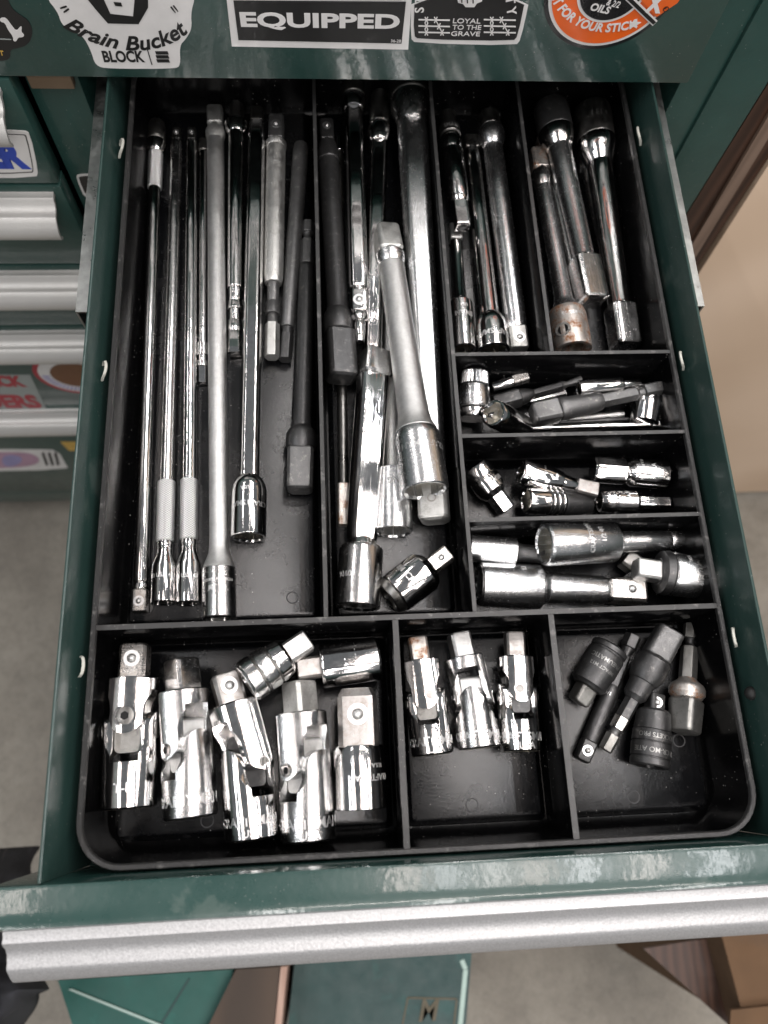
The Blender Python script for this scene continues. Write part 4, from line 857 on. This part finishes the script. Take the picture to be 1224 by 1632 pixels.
# --- third small compartment
tool('chrome_socket', 'satin chrome socket with engraved 2 and black neck, behind at the left wall', 'socket', (748, 873), (866, 884), [
    ('socket_end', 'chrome_hazy', [(0, 44), (74, 44)], {'open': 'start', 'hole': 't', 'ch': .04}), ('neck', 'black_oxide', [(74, 33), (84, 28), (118, 28)])], lift=(7, 7), extras=[('text', '2 CM', 50, 44, 11, False, 8, 'etched_dark', 'socket_end')])
tool('extension_bar', 'short thick chrome extension with a broad brass toned mouth facing left', 'extension bar', (866, 868), (1092, 860), [
    ('socket_end', 'chrome_hazy', [(0, 66), (4, 70), (36, 68), (108, 64)], {'open': 'start', 'hole': 't', 'hr': .74, 'ch': .05}), ('neck', 'chrome_hazy', [(108, 54), (118, 36)]), ('shaft', 'chrome_hazy', [(116, 34), (190, 31), (198, 30)]), ('ball_end', 'chrome_hazy', [(196, 28), (206, 31), (220, 28), (226, 16)])], lift=(19, 6), extras=[('text', 'CRAFTSMAN', 60, 68, 11, False, 10, 'etched', 'socket_end'), ('text', '1/2 44', 78, 67, 11, False, 10, 'etched', 'socket_end')])
tool('extension_bar', 'long thick chrome extension with engraved fraction and riveted square, nearest in its compartment', 'extension bar', (762, 931), (1027, 944), [
    ('socket_end', 'chrome_hazy', [(0, 66), (4, 70), (94, 71), (98, 69)], {'open': 'start', 'hole': 't', 'ch': .04}), ('neck', 'chrome_hazy', [(98, 60), (102, 56), (108, 53)]), ('shaft', 'chrome_hazy', [(108, 50), (198, 45), (204, 42)]), ('square_drive', 'drive_steel', [(202, 38, 's'), (265, 38, 's')], {'ch': .3})], lift=(1, 1), extras=[('ball', 238, 38, 19, 'square_drive'), ('text', '1/2', 64, 71, 17, False, -18, 'etched_dark', 'socket_end'), ('text', '13', 66, 71, 11, False, 42, 'etched', 'socket_end')])
tool('socket_adapter', 'stubby chrome reducer engraved 8 1/2 with flanged square, at the right wall', 'adapter', (1012, 906), (1149, 926), [
    sq(0, 44, 32, 'satin_steel'), ('flange', 'black_oxide', [(36, 44), (40, 68), (54, 72)]), ('body', 'chrome_hazy', [(54, 66), (60, 70), (134, 62), (139, 58)], {'ch': .04})], lift=(9, 7), extras=[('text', '8 1/2', 92, 68, 17, False, 8, 'etched_dark', 'body'), ('text', 'USA', 76, 69, 9, False, 40, 'etched', 'body')])
tool('black_square', 'dark square drive end peeping out between the two thick chrome extensions', 'adapter', (994, 888), (1012, 902), [sq(0, 23, 30, 'dark_steel')], lift=(2, 2))
# --- front left compartment, loose ones
tool('impact_extension', 'chrome adapter with broad rounded flat square and big ball, rightmost of the standing five', 'adapter', (568, 1098), (575, 1289), [
    ('socket_end', 'chrome', [(92, 76), (100, 82), (191, 84)], {'open': 'end', 'hole': 's', 'ch': .03}), ('square_drive', 'raw_steel', [(0, 50, 's'), (14, 62, 's'), (96, 64, 's')], {'ch': .1})], lift=(3, 0), extras=[('ball', 43, 62, 25, 'square_drive'), ('text', 'CRAFTSMAN', 142, 83, 14, True, 28, 'etched', 'socket_end'), ('text', 'U.S.A.', 124, 83, 9, True, 40, 'etched', 'socket_end')])
tool('socket_adapter', 'ringed chrome adapter tilted up to the right, lying over the joints', 'adapter', (392, 1088), (491, 1021), [
    ('socket_end', 'chrome_worn', [(0, 64), (5, 70), (24, 70)], {'open': 'start', 'hole': 's', 'ch': .05}), ('groove', 'dark_steel', [(23, 66), (27, 66)]), ('body', 'chrome_worn', [(26, 70), (50, 69)]), ('groove', 'dark_steel', [(49, 65), (52, 65)]), ('body', 'chrome', [(51, 68), (72, 64), (78, 54)]), sq(76, 120, 35, 'satin_steel')], lift=(17, 13))
tool('socket_adapter', 'chrome adapter with stamped lettering and brown square pointing left, in the back right corner', 'adapter', (473, 1068), (604, 1049), [
    sq(0, 42, 33, 'raw_steel'), ('body', 'chrome', [(38, 66), (44, 68), (128, 69), (132, 66)], {'ch': .04})], lift=(5, 2), extras=[('text', 'CRAFTSMAN', 96, 68, 13, True, -8, 'etched', 'body'), ('text', '- 42B -', 76, 68, 11, True, -20, 'etched', 'body')])
# --- impact tools, front right
tool('impact_adapter', 'black impact adapter with pneumatic lettering, its square pointing down left', 'adapter', (974, 1030), (920, 1120), [
    ('body', 'black_oxide', [(0, 54), (3, 59), (10, 60), (11, 58)], {'open': 'start', 'hole': 's', 'ch': .05}), ('groove', 'black_oxide', [(10, 56), (14, 56)]), ('body', 'black_oxide', [(13, 60), (46, 61), (49, 59), (70, 58), (76, 50)]), ('square_drive', 'worn_oxide', [(74, 30, 's'), (105, 29, 's')], {'rot': 20, 'ch': .26})], lift=(4, 1),
    extras=[('text', 'PNEUMATIC', 28, 61, 10, True, 0, 'etched_dark', 'body'), ('text', 'IMPACT M12', 42, 61, 8, True, 0, 'etched_dark', 'body')])
tool('impact_extension', 'slim black extension with flared hex end and bright ball, slanting across the front right compartment', 'extension bar', (1009, 1013), (926, 1213), [
    ('hex_head', 'black_oxide', [(0, 24, 'h'), (22, 24, 'h')]), ('neck', 'black_oxide', [(22, 23), (32, 17), (38, 16)]), ('hex_shank', 'black_oxide', [(36, 18, 'h'), (90, 20, 'h')]), ('shaft', 'black_oxide', [(88, 22), (100, 26), (184, 27)]), ('square_drive', 'black_oxide', [(182, 25, 's'), (216, 24, 's')], {'ch': .26})], lift=(3, 0), extras=[('ball', 199, 25, 13, 'square_drive'), ('text', '1/4', 104, 26, 8, True, -20, 'etched', 'shaft')])
tool('impact_adapter', 'largest black impact adapter with wide square head and bright worn hex tip', 'adapter', (1068, 1005), (964, 1196), [
    ('square_drive', 'grey_oxide', [(0, 42, 's'), (52, 43, 's')], {'rot': -4, 'ch': .14}), ('collar', 'black_oxide', [(48, 44), (56, 54), (80, 57), (96, 46)]), ('body', 'black_oxide', [(94, 42), (100, 40), (120, 37), (128, 27)]), ('shank', 'black_oxide', [(126, 22, 'h'), (160, 22, 'h')]), ('shank', 'drive_steel', [(160, 22.5, 'h'), (180, 22.5, 'h')], {'ch': .02, 'label': 'bright worn band of the shank'}), ('neck', 'grey_oxide', [(180, 19), (185, 15), (191, 17)]), ('hex_tip', 'worn_oxide', [(190, 21, 'h'), (217, 20, 'h')])], lift=(5, 3))
tool('impact_adapter', 'black impact adapter standing square upward with two lettered bands', 'adapter', (1044, 1106), (1035, 1222), [
    ('square_drive', 'black_oxide', [(0, 25, 's'), (29, 26, 's')], {'rot': 12, 'ch': .14}), ('body', 'black_oxide', [(26, 46), (30, 52), (60, 58)], {'ch': .05}), ('band', 'black_oxide', [(60, 60), (78, 61)], {'ch': .02}), ('groove', 'black_oxide', [(77, 58), (81, 58)]), ('band', 'black_oxide', [(80, 62), (102, 62)], {'ch': .02}), ('groove', 'black_oxide', [(101, 59), (105, 59)]), ('band', 'black_oxide', [(104, 62), (114, 62), (116, 60)], {'open': 'end', 'hole': 's', 'ch': .03})], lift=(1, 0),
    extras=[('ball', 15, 25, 13, 'square_drive'), ('text', 'SOCKETS PRO', 69, 61, 10, True, 0, 'etched_dark', 'band'), ('text', '1/2 CR-MO ATIE', 92, 62, 11, True, 0, 'etched_dark', 'band')])
tool('impact_adapter', 'rust ringed impact nut driver with hex shank at the right wall of the front compartment', 'adapter', (1101, 995), (1091, 1169), [
    ('hex_tip', 'worn_oxide', [(0, 20, 'h'), (24, 21, 'h')], {'rot': 30}), ('neck', 'black_oxide', [(24, 18), (27, 14), (34, 14), (38, 20)]), ('shank', 'worn_oxide', [(38, 24, 'h'), (90, 25, 'h')], {'rot': 30}), ('collar', 'rusty_steel', [(88, 26), (94, 34), (100, 50), (106, 56), (114, 56), (122, 48)], {'label': 'rust stained collar'}), ('square_drive', 'worn_oxide', [(120, 44, 's'), (174, 41, 's')], {'rot': 40, 'ch': .26})], lift=(1, 0))

# --- universal joints: fork, cross block, fork with socket
def boolean(base, others):
    """others: list of (mesh object, operation)"""
    for o, op in others:
        md = base.modifiers.new('cut', 'BOOLEAN'); md.operation = op; md.object = o; md.solver = 'EXACT'
    bv = base.modifiers.new('edge', 'BEVEL'); bv.width = .00055; bv.segments = 2; bv.limit_method = 'ANGLE'; bv.angle_limit = rad(38)
    me = bake(base)
    me.shade_smooth(); me.set_sharp_from_angle(angle=rad(50))
    for o, op in others: bpy.data.objects.remove(o)
    base.modifiers.clear(); base.data = me
    return base
def fork(name, R, x0, xs, x1, slot, xslot, tip, mat, frame, taper=None, nb=64):
    """round body from x0, arms reaching x1 along +X, arms set apart along Z with a slot between; outline narrows in Y after xs"""
    V, F = loft_data([(x0, R*.94, 'c', 0), (x0+R*.06, R, 'c', 0), (x1, R, 'c', 0)], nb)
    o = meshobj(name, V, F, mat)
    k = 10; out = [(x0-.002, -R*1.2), (xs, -R*1.2), (xs, -R*1.01)]
    for i in range(1, k+1):
        t = i/k; e = min(1, t*1.35); e = e*e*(3-2*e); out.append((xs+(x1-tip-xs)*t, -(R*1.01+(tip-R*1.01)*e)))
    for i in range(1, 2*k): a = -PI/2+PI*i/(2*k); out.append((x1-tip+tip*math.cos(a), tip*math.sin(a)))
    out += [(x, -y) for x, y in reversed(out[:k+3])]
    ol = prism('outline', [(x, y, -R*1.3) for x, y in out], (0, 0, R*2.6), mat)
    cut = meshobj('slot', boxv(xslot, x1+R, -R*1.5, R*1.5, -slot, slot), BF, mat)
    boolean(o, [(ol, 'INTERSECT'), (cut, 'DIFFERENCE')])
    o.data.transform(frame); return o
def ujoint(label, A, J, B, w, sqw, sqlen, mat='chrome', mat2='chrome', sqmat='drive_steel', roll=0.0, ball=True, txt='CRAFTSMAN', txt2=None, pin='dark', delta=.3, group='universal joints', sqroll=0, lift=1.0, blockmat='worn_oxide', tw=13):
    """A tip of the square, J pivot centre, B open socket end, all as sighted; w body width px"""
    h = w/2/2300+lift/1000
    PA, PJ, PB = at(*A, FLOOR+h), at(*J, FLOOR+h), at(*B, FLOOR+h)
    sc = depth(PJ)/FPX; R = w/2*sc
    root = empty('universal_joint', Vector((PJ.x, PJ.y, FLOOR)), label, 'universal joint', group)
    T0 = Matrix.Translation(-root.location)
    up = frame_of(PJ, PA, 0); dn = frame_of(PJ, PB, 0)
    up = T0 @ up; dn = T0 @ dn
    LA, LB = (PA-PJ).length, (PB-PJ).length
    slot = R*.50; tip = R*.60
    bodyA = LA-sqlen*sc
    rr = rad(roll)
    ru = Matrix.Rotation(-rr, 4, 'X'); rd = Matrix.Rotation(rr+PI/2, 4, 'X')
    flip = Matrix.Rotation(PI, 4, 'Z')
    # upper fork: body begins at +bodyA and its arms reach past the pivot
    reach = tip*1.05; dl = R*delta
    Ru = R*.95
    mf = up @ Matrix.Translation((bodyA, 0, 0)) @ flip @ ru
    fk = fork('upper_fork', Ru, 0, bodyA*.16, bodyA+reach, slot, bodyA*.32, tip, mat, mf); fk.parent = root
    mg = dn @ Matrix.Translation((LB, 0, 0)) @ flip @ rd
    fg = fork('lower_fork', R, 0, LB*.46, LB+reach-dl, slot, LB*.50, tip, mat2, mg); fg.parent = root
    # open mouth of the socket
    mouth = loft_data([(0-.0001, R*.90, 'c', 0), (-.0003, R*.80, 'c', 0), (.0012, R*.66, 's', 0)], 48)
    mo = meshobj('socket_mouth', [dn @ Matrix.Translation((LB, 0, 0)) @ flip @ Vector(v) for v in mouth[0]], mouth[1], 'socket_bore', fg)
    # cross block
    k = []; a_ = slot*.94
    ln = R*.80+dl/2
    for sx, sy in ((1, 1), (-1, 1), (-1, -1), (1, -1)):
        for t in range(5):
            c = rad([0, 90, 180, 270][[(1, 1), (-1, 1), (-1, -1), (1, -1)].index((sx, sy))]+90*t/4); q = a_*.42
            k.append((sx*(ln-q)+q*math.cos(c), sy*(a_-q)+q*math.sin(c)))
    mid = frame_of(PJ, PB+(PJ-PA)*.0, 0); mid = T0 @ mid @ Matrix.Translation((dl/2, 0, 0))
    cb = prism('cross_block', [mid @ ru @ Vector((x, y, -a_)) for x, y in k], (mid.to_3x3() @ ru.to_3x3()) @ Vector((0, 0, 2*a_)), blockmat, root)
    # arms need their pins: one pair on each fork
    for fr_, rot_, RR, own in ((up, Matrix.Rotation(-rr, 4, 'X'), Ru, fk), (dn @ Matrix.Translation((dl, 0, 0)), Matrix.Rotation(rr+PI/2, 4, 'X'), R, fg)):
        for sg in (1, -1):
            f2 = fr_ @ rot_ @ Matrix.Rotation(0 if sg > 0 else PI, 4, 'X')
            rp = R*(.33 if pin == 'hex' else .21)
            if pin == 'hole':
                ring('pin_ring', (0, 0, RR*.985), rp*.6, rp*1.15, RR*.02, 'chrome', own, frame=f2)
                meshobj('pin_hole', [f2 @ Vector((rp*.7*math.cos(2*PI*t/20), rp*.7*math.sin(2*PI*t/20), RR*.99)) for t in range(20)], [tuple(range(20))], 'bore_dark', own)
            else:
                V, F = loft_data([(slot*.9, rp, 'c', 0), (RR*.995, rp, 'c', 0), (RR*1.01, rp*.9, 'c', 0)], 24)
                q = Matrix(((0, 0, 1, 0), (0, 1, 0, 0), (1, 0, 0, 0), (0, 0, 0, 1)))
                pn = meshobj('pin', [f2 @ q @ Vector(v) for v in V], F, 'dark_steel' if pin in ('dark', 'hex') else 'raw_steel', own)
                ring('pin_ring', (0, 0, RR*.975), rp, rp*1.22, RR*.012, 'chrome', own, frame=f2)
                if pin == 'hex' and own is fk:
                    meshobj('hex_recess', [f2 @ Vector((rp*.5*math.cos(2*PI*t/6), rp*.5*math.sin(2*PI*t/6), RR*1.0105)) for t in range(6)], [tuple(range(6))], 'bore_dark', own)
    # square drive
    a = sqw/2*sc
    secs = [(bodyA-.002, a, 's', rad(sqroll)), (LA-a*.22, a, 's', rad(sqroll)), (LA-a*.06, a*.93, 's', rad(sqroll)), (LA, a*.80, 's', rad(sqroll))]
    dr_ = lofted('square_drive', secs, sqmat, root, frame=up)
    if ball:
        f3 = up @ Matrix.Rotation(-rad(sqroll), 4, 'X'); r = a*.46; cx = (bodyA+LA)/2+a*.1
        ring('detent_ring', (cx, 0, a+.00002), r*.78, r*1.3, .0004, 'etched', dr_, frame=f3); sphere('detent_ball', (cx, 0, a-.05*r), r*.70, 'satin_steel', dr_, frame=f3, sq=.9)
    ts = tw*sc*2*.5*2
    if txt: wraptext(txt, LB*.78, R*1.0, tw*sc*1.5, False, 'etched', fg, frame=dn, phi0=0)
    if txt2: wraptext(txt2, LB*.92, R*1.0, tw*sc*1.2, False, 'etched', fg, frame=dn, phi0=.1)
    return root
ujoint('big universal joint with black hex bolt in its upper fork, leftmost in the front tray', (217, 1027), (209, 1143), (205, 1288), 84, 44, 55, pin='hex', delta=.5, roll=0, ball=True, txt='T-E', txt2=None)
ujoint('big universal joint with its square cornered to the viewer, second from the left wall', (289, 1050), (298, 1180), (304, 1303), 84, 46, 52, mat='chrome_grey', mat2='chrome_grey', sqmat='chrome_worn', roll=-48, ball=False, sqroll=45, txt='CRAFTSMAN', pin='hole', blockmat='satin_steel', tw=15)
ujoint('big dark pinned universal joint with ball in its square, bent, third from the left wall', (357, 1075), (393, 1206), (402, 1337), 84, 46, 50, mat='chrome', mat2='chrome', sqmat='raw_steel', roll=42, ball=True, sqroll=-16, txt='CRAFTSMAN', txt2='USA', pin='dark', blockmat='black_oxide')
ujoint('big grey squared universal joint with hollow pins, fourth from the left wall', (476, 1086), (486, 1212), (492, 1340), 86, 45, 50, mat='chrome_grey', mat2='chrome_grey', sqmat='cast_steel', roll=-48, ball=False, sqroll=45, txt='CRAFTSMAN', txt2='USA', pin='hole', blockmat='satin_steel', tw=15)
GU = 'small universal joints in the front middle compartment'
ujoint('small universal joint with rusty pin, left of the three in the front middle compartment', (664, 1016), (678, 1110), (690, 1203), 66, 31, 38, sqmat='rusty_steel', roll=-8, ball=False, sqroll=0, txt='CRAFTSMAN', txt2='USA', pin='brown', group=GU, tw=12, blockmat='worn_oxide')
ujoint('small bright universal joint turned sideways with hollow pin, middle of the three', (730, 1009), (752, 1107), (764, 1192), 68, 34, 40, mat='chrome_grey', mat2='chrome_grey', sqmat='satin_steel', roll=84, ball=False, sqroll=-8, txt='CRAFTSMAN', txt2='44', pin='hole', group=GU, tw=12, blockmat='satin_steel')
ujoint('small universal joint with black pin, right of the three in the front middle compartment', (819, 1008), (824, 1100), (831, 1197), 64, 31, 40, sqmat='raw_steel', roll=4, ball=False, sqroll=0, txt='CRAFTSMAN', txt2='USA', pin='dark', group=GU, tw=12, blockmat='black_oxide')
